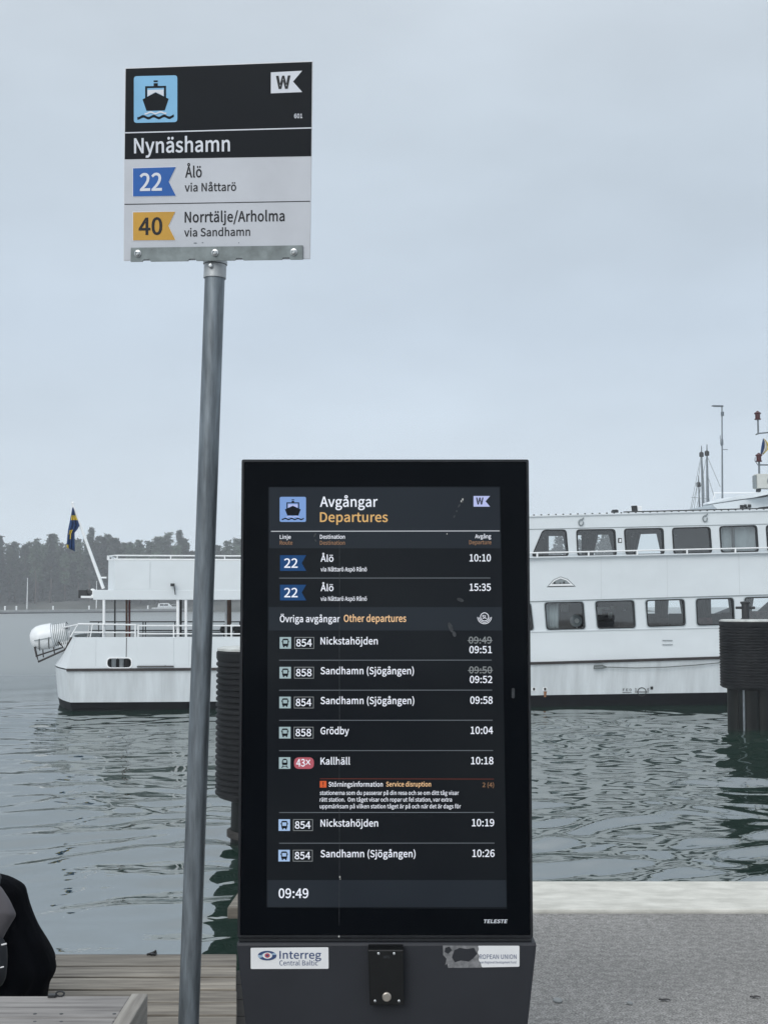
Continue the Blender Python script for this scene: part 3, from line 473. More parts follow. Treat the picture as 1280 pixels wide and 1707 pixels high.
# ================================================================== FAR SHORE
def hill():
    mb = MB(); n = 90; rings = []
    for j, (yy, zz) in enumerate([(372, WZ - .5), (378, -.6), (388, .9), (402, 2.2), (426, 4.0), (436, 9.5), (480, 13), (560, 13)]):
        rings.append([(-480 + 568 * i / n, yy + 5 * math.sin(i * .7) * (j > 0) + (rnd.uniform(-2, 2) if j else 0), min(zz, WZ - .5 + (n - i) * .9) + (rnd.uniform(-.5, .6) if j > 0 else 0)) for i in range(n + 1)])
    mb.loft(rings, False, False); return struct(mb.build('far_shore', 'shore', smooth='all'))
hill()
bA, bB = Vector((-210, 250, 0)), Vector((40, 372, 0))
bA = at_z(0, 1023.5, WZ); bB = at_z(420, 1018.5, WZ); dr = (bB - bA).normalized(); bA0 = bA - dr * 90; bB0 = bB + dr * 30
nn = Vector((-dr.y, dr.x, 0))
bw = thing('breakwater', 'long low concrete breakwater below the far wood', 'breakwater', tuple(bA))
def strip(mb, a, b, w_, z0, z1):
    q = nn * w_; mb.hexa([(a + Vector((0, 0, z0 - a.z))), (b + Vector((0, 0, z0 - b.z))), (b + q + Vector((0, 0, z0 - b.z))), (a + q + Vector((0, 0, z0 - a.z))), (a + Vector((0, 0, z1 - a.z))), (b + Vector((0, 0, z1 - b.z))), (b + q + Vector((0, 0, z1 - b.z))), (a + q + Vector((0, 0, z1 - a.z)))])
mb = MB(); strip(mb, bA0, bB0, 4, WZ - 1, WZ + .35); mb.build('footing', 'dark', bw)
mb = MB(); strip(mb, bA0 - nn * .25, bB0 - nn * .25, 4.5, WZ + .352, WZ + .95); mb.build('walkway', 'stone', bw)
def on_bw(px, side=1.5):
    r = ray(px, 1015); n2 = nn; P0 = bA + nn * side
    k = (P0 - EYE).dot(n2) / r.dot(n2); p = EYE + r * k; return Vector((p.x, p.y, WZ + .95))
for px, top, lab in ((45.5, 962, 'tall white flagpole on the breakwater at the far left'), (161, 968, 'white flagpole on the breakwater beside the ferry stern')):
    p = on_bw(px); h = (1014 - top) * p.y / FPX
    f = thing('flagpole', lab, 'flagpole', tuple(p), 0, 'white poles on the breakwater'); mb = MB(); mb.tube([p, p + Vector((0, 0, h))], [.13, .08], 8); mb.build('pole', 'rail', f, True)
    mb = MB(); mb.lathe(p, [(.28, 0), (.28, .35), (.16, .4)], 10); mb.build('base', 'stone', f); mb = MB(); mb.lathe(p + Vector((0, 0, h)), [(.08, 0), (.15, .08), (.1, .2), (.0, .24)], 8); mb.build('finial', 'rail', f)
pedn = ('at the far left edge', 'left of the tall flagpole', 'between the two flagpoles', 'seen left of the ferry posts', 'seen under the ferry upper deck')
for px, q in zip((9, 28, 89, 149, 247), pedn):
    p = on_bw(px, .8); f = thing('mooring_post', 'small white mooring post on the breakwater, ' + q, 'mooring post', tuple(p), 0, 'white mooring posts along the breakwater')
    mb = MB(); mb.lathe(p, [(.22, 0), (.2, .9)], 10); mb.build('post', 'rail', f, True); mb = MB(); mb.lathe(p + Vector((0, 0, .9)), [(.26, 0), (.26, .1), (.12, .2)], 10); mb.build('cap', 'rail', f, True)
def motor_boat(px, rz, L, lab):
    p = on_bw(px, 7); p.z = WZ; b = thing('motor_boat', lab, 'boat', tuple(p), rz, 'motor boats behind the breakwater')
    rings = []
    for k in range(9):
        u = k / 8; x = (u - .5) * L; wd = .16 * L * (1 - (max(0, u - .55) / .45) ** 2 * .97); zt = 1.25 + .5 * u
        rings.append([(x, -wd, zt), (x, -wd * .75, .1), (x, 0, -.3), (x, wd * .75, .1), (x, wd, zt)])
    mb = MB(); mb.loft(rings); mb.build('hull', 'raft', b, True, local=True)
    mb = MB(); mb.hexa([(-.3 * L, -.12 * L, 1.4), (.22 * L, -.11 * L, 1.6), (.22 * L, .11 * L, 1.6), (-.3 * L, .12 * L, 1.4), (-.26 * L, -.1 * L, 2.6), (.08 * L, -.09 * L, 2.7), (.08 * L, .09 * L, 2.7), (-.26 * L, .1 * L, 2.6)]); mb.build('cabin', 'raft', b, local=True, bevel=.1)
    for s in (-1, 1):
        mb = MB(); y = s * .122 * L; y2 = s * .108 * L
        for u0, u1 in ((-.24, -.1), (-.08, .06)):
            mb.hexa([(u0 * L, y, 1.85), (u1 * L, y, 1.9), (u1 * L, y * .8, 1.9), (u0 * L, y * .8, 1.85), (u0 * L, y2, 2.4), (u1 * L, y2, 2.4), (u1 * L, y2 * .8, 2.4), (u0 * L, y2 * .8, 2.4)])
        mb.build('window', 'frame', b, local=True)
    mb = MB(); mb.tube([(.2 * L, 0, 1.6), (.2 * L, 0, 2.2), (.46 * L, 0, 2.4), (.46 * L, 0, 1.6)], .04, 6); mb.build('railing', 'rail', b, local=True)
motor_boat(277, R(20), 8.6, 'white cabin cruiser lying behind the breakwater, under the ferry upper deck')
motor_boat(387, R(200), 7.5, 'small white boat behind the breakwater, next to the screen edge')

# pines: a few kinds of mesh, each tree its own object
def pine_mesh(kind, seed):
    r = random.Random(seed); mb = MB(); tk = MB()
    H = 20 + r.uniform(-2, 3)
    bend = [(r.uniform(-.3, .3) * k, r.uniform(-.3, .3) * k) for k in range(5)]
    tk.tube([(bend[k][0], bend[k][1], H * k / 4.2) for k in range(5)], [.34, .28, .21, .14, .05], 7)
    if kind == 'pine':
        for i in range(9):
            z = H * r.uniform(.5, .93); a = r.uniform(0, 6.28); l = (H - z) * .3 + r.uniform(1.0, 2.0)
            tk.tube([(0, 0, z - .8), (l * .5 * math.cos(a), l * .5 * math.sin(a), z), (l * math.cos(a), l * math.sin(a), z + .5)], [.1, .07, .03], 5)
    n = 1000 if kind == 'pine' else 1250
    clumps = [(r.uniform(0, 6.28), r.random() ** .75, r.uniform(.5, 1.1)) for _ in range(46 if kind == 'pine' else 70)]
    for i in range(n):
        a, u, q = r.choice(clumps)
        if kind == 'pine':
            zc = H * (.40 + .61 * u); rad = (2.5 * math.sin(min(1, (1.05 - u) * 1.5) * 1.57) ** .8 + .2) * q
        else:
            zc = H * (.12 + .9 * u); rad = (2.9 * (1.02 - u) + .10) * q
        rr = rad * (.35 + .65 * r.random())
        c = Vector((rr * math.cos(a) + r.gauss(0, .42), rr * math.sin(a) + r.gauss(0, .42), zc + r.gauss(0, .34) - (0 if kind == 'pine' else rr * .25)))
        s_ = r.uniform(.28, .62); u1 = Vector((r.gauss(0, 1), r.gauss(0, 1), r.gauss(0, .6))).normalized(); u2 = u1.orthogonal().normalized()
        u2 = Matrix.Rotation(r.uniform(0, 6.28), 3, u1) @ u2
        mb.add([c - u1 * s_, c + u2 * s_ * .55, c + u1 * s_ * 1.2, c - u2 * s_ * .5], [(0, 1, 2, 3)])
    return tk, mb
PROT = []
for k in range(7):
    kind = 'pine' if k % 3 != 2 else 'spruce'
    tk, cr = pine_mesh(kind, 40 + k)
    tm = tk.build('trunk', 'bark', smooth='all'); cm = cr.build('crown', 'needle' if kind == 'pine' else 'needle2')
    PROT.append((kind, tm.data, cm.data)); bpy.data.objects.remove(tm); bpy.data.objects.remove(cm)
def plant(kind, tm, cm, x, y, z, s):
    t_ = thing(kind + '_tree', 'dark hazy %s in the wood on the far shore' % ('pine with an open crown' if kind == 'pine' else 'spruce with a narrow pointed crown'), 'tree', (x, y, z), rnd.uniform(0, 6.28), 'pines of the far wood' if kind == 'pine' else 'spruces of the far wood')
    t_.scale = (s * rnd.uniform(.9, 1.15), s * rnd.uniform(.9, 1.15), s)
    for n_, d in (('trunk', tm), ('crown', cm)):
        o = bpy.data.objects.new(n_, d); COL.objects.link(o); o.parent = t_
PR = [388, 396, 405, 414, 424]
prof = lambda px: 892 + 5 * math.sin(px * .021 + 1) + 4 * math.sin(px * .057) + (8 if 195 < px < 255 else 0) + (10 if 310 < px < 330 else 0) + max(0, (px - 330) * .12)
for ri, Y in enumerate(PR):
    px = -22 + ri * 6
    while px < 440:
        k, tm, cm = rnd.choice(PROT); y = Y + rnd.uniform(-3, 3); x = (px - CX) / FPX * y; z0 = .6 + (y - 385) * .08
        top = EYE.z + (1002 - (prof(px) + rnd.uniform(-8, 20) + (3 - ri) * 3)) * y / FPX
        s = (top - z0) / 21.5; plant(k, tm, cm, x, y, z0, s); px += rnd.uniform(15, 25)
# the rest of the wood (hidden by the screen and the ferry but for glimpses through windows, and the undergrowth): one mass
def far_wood():
    vs = []; fs = []
    def put(data, x, y, z, s, a):
        b = len(vs); ca, sa = math.cos(a) * s, math.sin(a) * s
        for v in data.vertices: c = v.co; vs.append((x + c.x * ca - c.y * sa, y + c.x * sa + c.y * ca, z + c.z * s))
        for p in data.polygons: fs.append(tuple(i + b for i in p.vertices))
    for Y in (392, 404, 418):
        px = 445
        while px < 1062:
            k, tm, cm = rnd.choice(PROT); y = Y + rnd.uniform(-3, 3); x = (px - CX) / FPX * y; put(cm, x, y, .6, rnd.uniform(.98, 1.2), rnd.uniform(0, 6)); px += rnd.uniform(20, 34)
    for i in range(420):                                          # low bushes and saplings at the wood's foot
        px = rnd.uniform(-120, 1000); y = rnd.uniform(383, 424); x = (px - CX) / FPX * y; k, tm, cm = PROT[rnd.choice((2, 5))]
        put(cm, x, y, -.8 + (y - 383) * .08, rnd.uniform(.22, .8), rnd.uniform(0, 6))
    for i in range(34):
        px = rnd.uniform(-420, -40); y = rnd.uniform(385, 425); x = (px - CX) / FPX * y; k, tm, cm = rnd.choice(PROT); put(cm, x, y, .6, rnd.uniform(.9, 1.2), rnd.uniform(0, 6))
    me = bpy.data.meshes.new('far_wood'); me.from_pydata(vs, [], fs); me.update(); me.materials.append(M['needle2'])
    o = bpy.data.objects.new('far_wood', me); COL.objects.link(o); o['kind'] = 'stuff'; tag(o, 'hazy undergrowth and mass of the far evergreen wood behind the ferry', 'wood')
far_wood()

# ================================================================== THE FERRY  (root at the near stern corner on the waterline; local x forward, y across, z up)
FYAW = math.atan2(2.3, 20.7); FP0 = Vector((-9.66, 36.82, WZ))
fe = thing('passenger_ferry', 'white two-deck passenger ferry moored across the harbour behind the screen', 'ferry', tuple(FP0), FYAW)
FI = ROOT[fe].inverted(); FN = (ROOT[fe].to_3x3() @ Vector((0, 1, 0)))
def FP(px, py, d=0): return FI @ at_plane(px, py, FP0 + FN * d, FN)
def fps(l, d=0): return [FP(x, y, d) for x, y in l]
def FB(name, mb, mats, parent=None, **k): return mb.build(name, mats, parent or fe, local=True, **k)
B = 6.6; L = 33.0
def line(pts, d=0):
    q = fps(pts, d); us = [p.x for p in q]; zs = [p.z for p in q]
    sl_ = (zs[-1] - zs[-2]) / (us[-1] - us[-2])
    return lambda u: float(np.interp(u, us, zs)) if u <= us[-1] else zs[-1] + sl_ * (u - us[-1])
zrub = line([(104, 1117), (350, 1115.5), (640, 1111), (885, 1106), (1205, 1096.5), (1280, 1094)])
zpaint = line([(110, 1172), (350, 1170.5), (885, 1160), (1210, 1155)])
def halfw(u):
    if u < 0: return B / 2 * max(0.0, 1 + u / .8) ** .55
    return B / 2 * (1 if u < 21 else max(.012, 1 - ((u - 21) / 12.2) ** 2.2))
st = [-.8, -.78, -.7, -.55, -.35, -.15, 0] + list(np.linspace(1.5, 21, 14)) + list(np.linspace(22.5, L, 9))
def sec(u, zf, ins): h = max(.01, halfw(u) - ins * min(1, halfw(u) / 1.5)); return B / 2 - h, B / 2 + h, zf(u)
mb = MB(); lo = MB(); r1 = []; r2 = []
for u in st:
    a0, a1, za = sec(u, zrub, 0); b0, b1, zb = sec(u, zpaint, .20); ub = u + (.10 if u <= 0 else 0)
    c0, c1, _ = sec(u, zpaint, .25); ur = u + (.16 if u <= 0 else 0)
    r1.append([(u, a0, za), (ub, b0, zb), (ub, b1, zb), (u, a1, za)])
    r2.append([(ub, b0, zb), (ur, c0, -.05), (ur, B / 2 - (B / 2 - c0) * .6, -.9), (ur, B / 2 + (B / 2 - c0) * .6, -.9), (ur, c1, -.05), (ub, b1, zb)])
mb.loft(r1, False, False); mb.add([r1[0][i] for i in range(4)], [(0, 1, 2, 3)]); FB('hull', mb, 'whitehull', smooth=True)
lo.loft(r2, False, False); FB('bottom', lo, 'antifoul', smooth=True)
mb = MB(); rings = []
for u in st[6:]:
    a0, _, z = sec(u, zrub, 0); rings.append([(u, a0 + .02, z - .045), (u, a0 - .05, z - .04), (u, a0 - .05, z + .04), (u, a0 + .02, z + .045)])
mb.loft(rings)
rings = []
for u in st[6:]:
    _, a1, z = sec(u, zrub, 0); rings.append([(u, a1 - .02, z - .045), (u, a1 + .05, z - .04), (u, a1 + .05, z + .04), (u, a1 - .02, z + .045)])
mb.loft(rings); FB('rubbing_strake', mb, 'rub')
mb = MB(); pts = [(u, *sec(u, zrub, 0)) for u in st]
mb.loft([[(u, y0 + .03, z - .03), (u, y1 - .03, z - .03)] for u, y0, y1, z in pts], False, False); FB('main_deck', mb, 'deckgrey')

# aft bulwark with its oval fairlead, sloping stern plating
UC = FP(640, 1060).x                                   # where the closed cabin begins
port = [FP(p.x, p.y) for p in rpoly(rect(179, 1097, 219.5, 1113), 7)]
bt = [FP(128, 1062.5), Vector((UC, 0, FP(400, 1062.5).z + .02))]
mb = MB(); mb.slab([(0, 0, zrub(0) + .04), (UC * .5, 0, zrub(UC * .5) + .04), (UC, 0, zrub(UC) + .04), bt[1], bt[0]], [port], (0, .06, 0))
mb.slab([(0, B, zrub(0) + .04), (UC, B, zrub(UC) + .04), bt[1] + Vector((0, B, 0)), bt[0] + Vector((0, B, 0))], [], (0, -.06, 0))
sa = [(u, B / 2 - halfw(u), zrub(0) + .04) for u in st[:7]][::-1] + [(u, B / 2 + halfw(u), zrub(0) + .04) for u in st[:7]]
tz = bt[0].z; sbk = [(bt[0].x + u * .55, B / 2 + (y - B / 2) * 1.0, tz) for u, y, z in sa]
mb.loft([sa, sbk], False, False); bwk = FB('bulwark', mb, 'white', solid=.012)
mb = MB(); mb.slab([FP(p.x, p.y, -.02) for p in rpoly(rect(177.5, 1095.5, 221, 1114.5), 8)], [[FP(p.x, p.y, -.02) for p in rpoly(rect(179.5, 1097.5, 219, 1112.5), 7)]], (0, .018, 0)); FB('fairlead_rim', mb, 'rail', bwk)
mb = MB(); a, b = FP(180, 1114, .5), FP(219, 1096, 1.2)
for px in (190, 203): p = FP(px, 1112, .55); mb.lathe((p.x, p.y, p.z), [(.07, 0), (.07, .24), (.1, .25), (.1, .29)], 10)
FB('mooring_bitts', mb, 'rail'); mb = MB(); p = FP(200, 1118, .9); mb.box((p.x - .45, 1.0, p.z), (p.x + .4, 1.4, p.z + .38)); FB('fairlead_shade', mb, 'dark')  # dark box added behind the fairlead, standing in for the shade inside
g = MB(); q = [FP(*p) for p in ((229, 1063.5), (290, 1063.5), (290.5, 1109), (229, 1109))]; g.slab([(v.x, -.014, v.z) for v in q], [], (0, .012, 0)); gt = FB('boarding_gate', g, 'white', bevel=.004)
g = MB()
for px in (228.2, 290.8): g.box((FP(px, 0).x - .011, -.008, FP(px, 1110).z), (FP(px, 0).x + .011, -.001, FP(px, 1063).z))
a, b = FP(229, 1112), FP(290, 1110); g.box((a.x, -.05, a.z), (b.x, -.002, b.z)); FB('gate_seam', g, 'rub', gt)
def rails(mb, pts, r=.022, d=0):
    mb.tube([FP(x, y, d) for x, y in pts], r, 6)
mb = MB(); d = .03
rails(mb, [(118, 1062), (131, 1040), (228, 1041.5)], .024, d); rails(mb, [(124, 1054), (226, 1054.5)], .02, d); rails(mb, [(231, 1043), (640, 1043)], .024, d); rails(mb, [(231, 1056.5), (640, 1057)], .022, d)
for x in (150, 155): rails(mb, [(x, 1040), (x - 4 if x > 150 else x - 3, 1062)], .018, d + (0 if x > 150 else 3))
for x in (172.5, 226, 231, 290, 311, 386, 460, 540): rails(mb, [(x, 1041), (x, 1064)], .026, d)
FB('rail', mb, 'rail', smooth=True)
mb = MB(); d = B - .05
for y in (1036.5, 1051): rails(mb, [(150, y), (640, y)], .022, d)
for x in (165, 239, 243, 292, 345, 400, 470, 560): rails(mb, [(x, 1036), (x, 1062)], .022, d)
FB('rail', mb, 'dark', smooth=True)
for x, r, mtl, dd in ((174, .045, 'rail', .1), (192, .03, 'dark', B - .3), (297, .05, 'rail', .12), (301, .05, 'dark', 2.2), (310.5, .045, 'rail', .1), (377, .035, 'rail', 1.4), (455, .045, 'rail', .1), (560, .045, 'rail', .1)):
    mb = MB(); mb.tube([FP(x, 1063, dd), FP(x, 999, dd)], r, 8); FB('deck_post', mb, mtl, smooth=True)
for x, mtl in ((211.6, 'brown'), (216.3, 'redpaint'), (381.5, 'brown')):
    mb = MB(); mb.tube([FP(x, 1064, 2.6), FP(x, 999, 2.6)], .036 if x < 300 else .09, 8); FB('stove_pipe' if x > 300 else 'hose_pipe', mb, mtl, smooth=True)
mb = MB()
for i in range(9):
    p = FP(rnd.uniform(374, 397), rnd.uniform(1040, 1058), 2.2 + rnd.uniform(-.1, .1)); s_ = rnd.uniform(.08, .17); mb.lathe(p, [(.02, -s_), (s_ * .8, -s_ * .5), (s_, 0), (s_ * .7, s_ * .6), (.02, s_)], 8)
cvx = FB('coiled_lines', mb, 'dark', smooth='all')

# upper aft deck
z0u = FP(300, 1000).z; z1u = FP(300, 983.5).z; ua = FP(150, 1000).x
mb = MB(); c = .55
mb.slab([(ua, .9, z0u), (ua + .1, .05, z0u), (UC, .0, z0u), (UC, B, z0u), (ua + .1, B - .05, z0u), (ua, B - .9, z0u)], [], (0, 0, z1u - z0u)); FB('upper_deck', mb, 'white', bevel=.015)
z2u = FP(300, 934).z; u1, u2 = FP(178, 950).x, FP(192, 950).x
ring = lambda z: [(UC, .06, z), (u2, .06, z), (u1, .62, z), (u1 - .05, B / 2, z), (u1, B - .62, z), (u2, B - .06, z), (UC, B - .06, z)]
mb = MB(); mb.loft([ring(z1u + .002), ring(z2u)], False, False); FB('upper_bulwark', mb, 'white', solid=.03)
mb = MB(); z3 = FP(300, 926.3).z
for z, r in ((z3, .022), (z2u + .02, .028)): mb.tube(ring(z), r, 6)
for px in (180, 196, 285, 375, 470, 560): p = FP(px, 930, .06); mb.tube([(p.x, .06, z2u), (p.x, .06, z3)], .022, 6)
for y in (.62, 1.5, 3.3, 5.1, B - .62): mb.tube([(u1, y, z2u), (u1, y, z3)], .022, 6)
FB('rail', mb, 'rail', smooth=True)
mb = MB(); p = FP(288, 975, -.12); mb.box((p.x - .06, -.16, p.z - .045), (p.x + .06, -.02, p.z + .045)); mb.tube([(p.x + .04, -.02, p.z), (p.x + .08, -.02, p.z - .3)], .015, 6); FB('deck_floodlight', mb, 'dark')
mb = MB(); p, q = FP(141, 996, 2.4), FP(176, 993, 2.4); mb.box((p.x, 1.6, p.z - .02), (q.x, 3.4, p.z + .05)); mb.tube([FP(150, 997, 1.7), FP(178, 985, 1.7)], .04, 6); FB('stern_platform', mb, 'rail')
mb = MB(); p = FP(138, 991, 2.0); mb.box((p.x - .1, 1.8, p.z - .12), (p.x + .16, 2.2, p.z + .14)); p = FP(150, 989, 2.1); mb.lathe((p.x, 2.0, p.z), [(.05, -.1), (.13, -.08), (.13, .1), (.05, .14)], 10, 'x'); FB('stern_lamp', mb, 'dark')
mb = MB(); p = FP(155, 989, 2.0); mb.lathe((p.x, 2.0, p.z - .05), [(.09, -.1), (.12, 0), (.09, .16), (.03, .2)], 10); mb.tube([FP(158, 990, 2), FP(164, 985, 2), FP(172, 986, 2)], .03, 6); FB('stern_bracket', mb, 'rail', smooth=True)
mb = MB(); A, T = FP(173, 981, 3.2), FP(122, 841, 3.2); mb.tube([A, A.lerp(T, .16), T], [.055, .055, .042], 8); mb.lathe(T, [(.03, 0), (.055, .03), (.04, .08), (.005, .1)], 8); mb.tube([FP(168, 963, 3.2), FP(178, 963, 3.2)], .03, 6); FB('flagstaff', mb, 'rail', smooth=True)

# cabin sides
LW = [[(830, 1006.5), (884, 1005), (889, 1050.5), (834, 1052)], [(907, 1004.5), (971.4, 1003), (975, 1048.3), (910.5, 1050)], [(991.3, 1002.5), (1055.8, 1000.6), (1058.4, 1046.7), (995.3, 1048)],
      [(1075, 1000.5), (1139.4, 998.8), (1141.7, 1042.8), (1078.5, 1045)], [(1159, 998.3), (1221.4, 996.7), (1223.5, 1041), (1161, 1042.8)], [(1239.7, 996), (1302, 994.5), (1304, 1039), (1242, 1041)], [(1320, 994), (1384, 992.5), (1386, 1037), (1322, 1039)]]
UW = [[(904.2, 883.4), (943.3, 883.0), (947, 927), (885.5, 927.5)], [(960, 883), (1024.5, 882), (1027, 926.4), (962, 927)], [(1039.4, 881.5), (1104.7, 880.3), (1106.5, 924), (1042.5, 925.3)],
      [(1119.4, 880), (1182.8, 878.4), (1186, 921.7), (1122, 923.3)], [(1198, 877.5), (1260.5, 875.6), (1263.6, 920), (1201, 921.4)], [(1275.6, 875.5), (1338, 874), (1341, 918.5), (1278.6, 919.7)], [(1353, 874), (1415, 872.5), (1418, 917), (1356, 918.3)]]
seamL = [(640, 1009), (880, 1003), (1280, 991.5), (1440, 987)]
roofL = [(640, 868), (882, 862.3), (1280, 852), (1440, 848)]
UE = FP(1440, 990).x
rubpts = [(UC, 0, zrub(UC) + .04), (10, 0, zrub(10) + .04), (15, 0, zrub(15) + .04), (UE, 0, zrub(UE) + .04)]
hl = [[FP(p.x, p.y) for p in rpoly(w_, 5)] for w_ in LW]; hu = [[FP(p.x, p.y) for p in rpoly(w_, 5)] for w_ in UW]
sm = fps(seamL); rf = fps(roofL)
mb = MB(); mb.slab(rubpts + sm[::-1], hl, (0, .07, 0)); mb.slab(sm + rf[::-1], hu, (0, .07, 0)); FB('cabin_side', mb, 'white')
FW_U = [[(912, 893.5), (942, 893.5), (944, 930), (912, 930)], [(955, 892), (969, 892), (971, 930), (955, 930)], [(986, 891.5), (1022.5, 891), (1024.5, 930), (984, 930)], [(1060, 890.5), (1101, 889.5), (1103, 928), (1058, 928)], [(1283, 886), (1325, 885), (1325, 922), (1283, 923)]]
FW_L = [[(1079, 999.5), (1092.5, 999.3), (1093, 1030), (1079, 1030)], [(1109, 998.8), (1138, 998.3), (1139, 1036), (1109, 1036)], [(1180, 996.8), (1220, 996), (1222, 1034), (1180, 1034)], [(1249, 995), (1302, 994), (1304, 1030), (1249, 1031)], [(832, 1006), (878, 1006), (884, 1040), (832, 1040)]]
DF = B - .07
fl = lambda pts, d: [FP(x, y, d) for x, y in pts]
mb = MB(); up = Vector((0, B, 0))
sidef = lambda l: [Vector((p.x, DF, p.z)) for p in l]
mb.slab(sidef([Vector(p) for p in rubpts] + sm[::-1]), [fl(w_, DF) for w_ in FW_L], (0, .07, 0)); mb.slab(sidef(sm + rf[::-1]), [fl(w_, DF) for w_ in FW_U], (0, .07, 0))
mb.slab([(UC, .07, zrub(UC)), (UC, DF, zrub(UC)), (UC, DF, rf[0].z), (UC, .07, rf[0].z)], [], (.06, 0, 0)); mb.slab([(UE, .07, zrub(UE)), (UE, DF, zrub(UE)), (UE, DF, rf[-1].z), (UE, .07, rf[-1].z)], [], (-.06, 0, 0))
FB('cabin_wall', mb, 'interior')
mb = MB(); mb.slab([(UC - .035, .0, zrub(UC) + .04), (UC - .035, B, zrub(UC) + .04), (UC - .035, B, rf[0].z - .002), (UC - .035, .0, rf[0].z - .002)], [], (.032, 0, 0)); FB('cabin_end', mb, 'white')
mb = MB()                                                     # cabin floors and ceiling lining
for dz, th in ((-.05, .1), ): mb.loft([[(p.x, .075, p.z + dz), (p.x, DF - .005, p.z + dz), (p.x, DF - .005, p.z + dz + th), (p.x, .075, p.z + dz + th)] for p in sm])
mb.loft([[(p.x, .075, p.z - .1), (p.x, DF - .005, p.z - .1), (p.x, DF - .005, p.z - .06), (p.x, .075, p.z - .06)] for p in rf])
u6 = FP(895, 0).x
for u in (FP(1110, 900, DF).x, FP(1192, 900, DF).x): mb.box((u - .03, .08, float(np.interp(u, [p.x for p in sm], [p.z for p in sm])) + .06), (u + .03, DF - .01, float(np.interp(u, [p.x for p in rf], [p.z for p in rf])) - .11)) 
for u in (FP(898, 1020).x, FP(1066, 1020).x): mb.box((u - .03, .08, zrub(u) + .05), (u + .03, DF - .01, float(np.interp(u, [p.x for p in sm], [p.z for p in sm])) - .06))
FB('cabin_lining', mb, 'interior')
mb = MB(); mb.loft([[(p.x, -.05, p.z), (p.x, B + .05, p.z), (p.x, B + .05, p.z + .07), (p.x, -.05, p.z + .07)] for p in rf]); FB('roof', mb, 'white', bevel=.02)
for ws, alu in ((LW, True), (UW, False)):
    for w_ in ws:
        out = [FP(p.x, p.y) for p in rpoly(w_, 6)]; cx, cz = sum(p.x for p in out) / len(out), sum(p.z for p in out) / len(out)
        inn = [Vector((p.x + (cx - p.x) * .06, 0, p.z + (cz - p.z) * .075)) for p in out]; ou2 = [Vector((p.x - (cx - p.x) * .015, 0, p.z - (cz - p.z) * .02)) for p in out]
        fm = MB(); y0 = -.016; fm.slab([p + Vector((0, y0, 0)) for p in ou2], [[p + Vector((0, y0, 0)) for p in inn]], (0, .09, 0)); wo_ = FB('window', fm, 'frame')
        if alu:
            q3 = [Vector((p.x - (cx - p.x) * .05, 0, p.z - (cz - p.z) * .065)) for p in out]; q2 = [p * 1 for p in ou2]
            fm = MB(); fm.slab([p + Vector((0, -.021, 0)) for p in q3], [[p + Vector((0, -.021, 0)) for p in q2]], (0, .019, 0)); FB('frame', fm, 'framealu', wo_)
        pm = MB(); pm.add([p + Vector((0, .03, 0)) for p in inn], [tuple(range(len(inn)))]); FB('pane', pm, 'pane', wo_)
def drape(px0, px1, y0, y1, d, lean=0, mtl='curtain', nm='curtain', waist=0):
    n = 14; rings = []
    for k in range(7):
        t_ = k / 6; y = y0 + (y1 - y0) * t_; a = px0; b = px1 + lean * t_ - waist * math.sin(t_ * math.pi)
        rings.append([FP(a + (b - a) * i / n, y, d + .035 * math.sin(i * 1.9)) for i in range(n + 1)])
    mb = MB(); mb.loft(rings, False, False); return FB(nm, mb, mtl, solid=.012, smooth='all')
dd = DF - .12
for a, b, y0, y1, l, ws in ((906, 914, 889, 929, 0, 0), (945, 937, 889, 929, 7, 0), (950, 962, 889, 929, -2, 0), (969, 997, 888, 929, -9, 0), (1026, 1013, 888, 929, 10, 0), (1043, 1068, 887, 928, -9, 0), (1106, 1093, 887, 928, 9, 0)): drape(a, b, y0, y1, dd, l)
for a, b, y0, y1, l, ws in ((1091, 1114, 997, 1046, -3, 3), (1142, 1131, 997, 1044, 8, 0), (1163, 1184, 996, 1044, 1, 5), (1226, 1212, 995, 1042, 7, 0), (1242, 1256, 994, 1040, -7, 0)): drape(a, b, y0, y1, dd, l)
drape(906, 931, 1005, 1050, .25, 0, 'blind', 'blind'); drape(1197, 1264, 876, 922, .22, 0, 'blind', 'blind'); drape(830, 890, 1005, 1051, .3, 0, 'blind', 'blind')
def seat(px0, px1, y0, y1, d, mtl):
    a, b = FP(px0, y0, d), FP(px1, y1, d); mb = MB(); z = zrub(a.x) + .02
    mb.hexa([(a.x, d, z + .35), (b.x, d, z + .35), (b.x, d + .5, z + .35), (a.x, d + .5, z + .35), (a.x, d, z + .48), (b.x, d, z + .48), (b.x, d + .5, z + .48), (a.x, d + .5, z + .48)])
    mb.hexa([(a.x, d + .42, z + .48), (b.x, d + .42, z + .48), (b.x, d + .52, z + .48), (a.x, d + .52, z + .48), (a.x + .03, d + .48, a.z), (b.x - .03, d + .48, a.z), (b.x - .03, d + .56, a.z), (a.x + .03, d + .56, a.z)])
    for x in (a.x + .05, b.x - .09): mb.box((x, d + .05, z), (x + .04, d + .09, z + .35)); mb.box((x, d + .42, z), (x + .04, d + .46, z + .35))
    FB('seat', mb, mtl, bevel=.03, seg=3)
for s_ in ((1072, 1091, 1023, 0, 3.6, 'seat'), (1121, 1139, 1023, 0, 2.6, 'dark'), (1106, 1121, 1031, 0, 4.2, 'seat'), (1161, 1176, 1030, 0, 1.6, 'seatred'), (1188, 1209, 1023, 0, 3.2, 'seat'), (1210, 1224, 1021, 0, 1.8, 'seat'), (1250, 1282, 1019, 0, 3.4, 'seatred'), (1284, 1302, 1020, 0, 1.8, 'seat')): seat(*s_)
mb = MB()
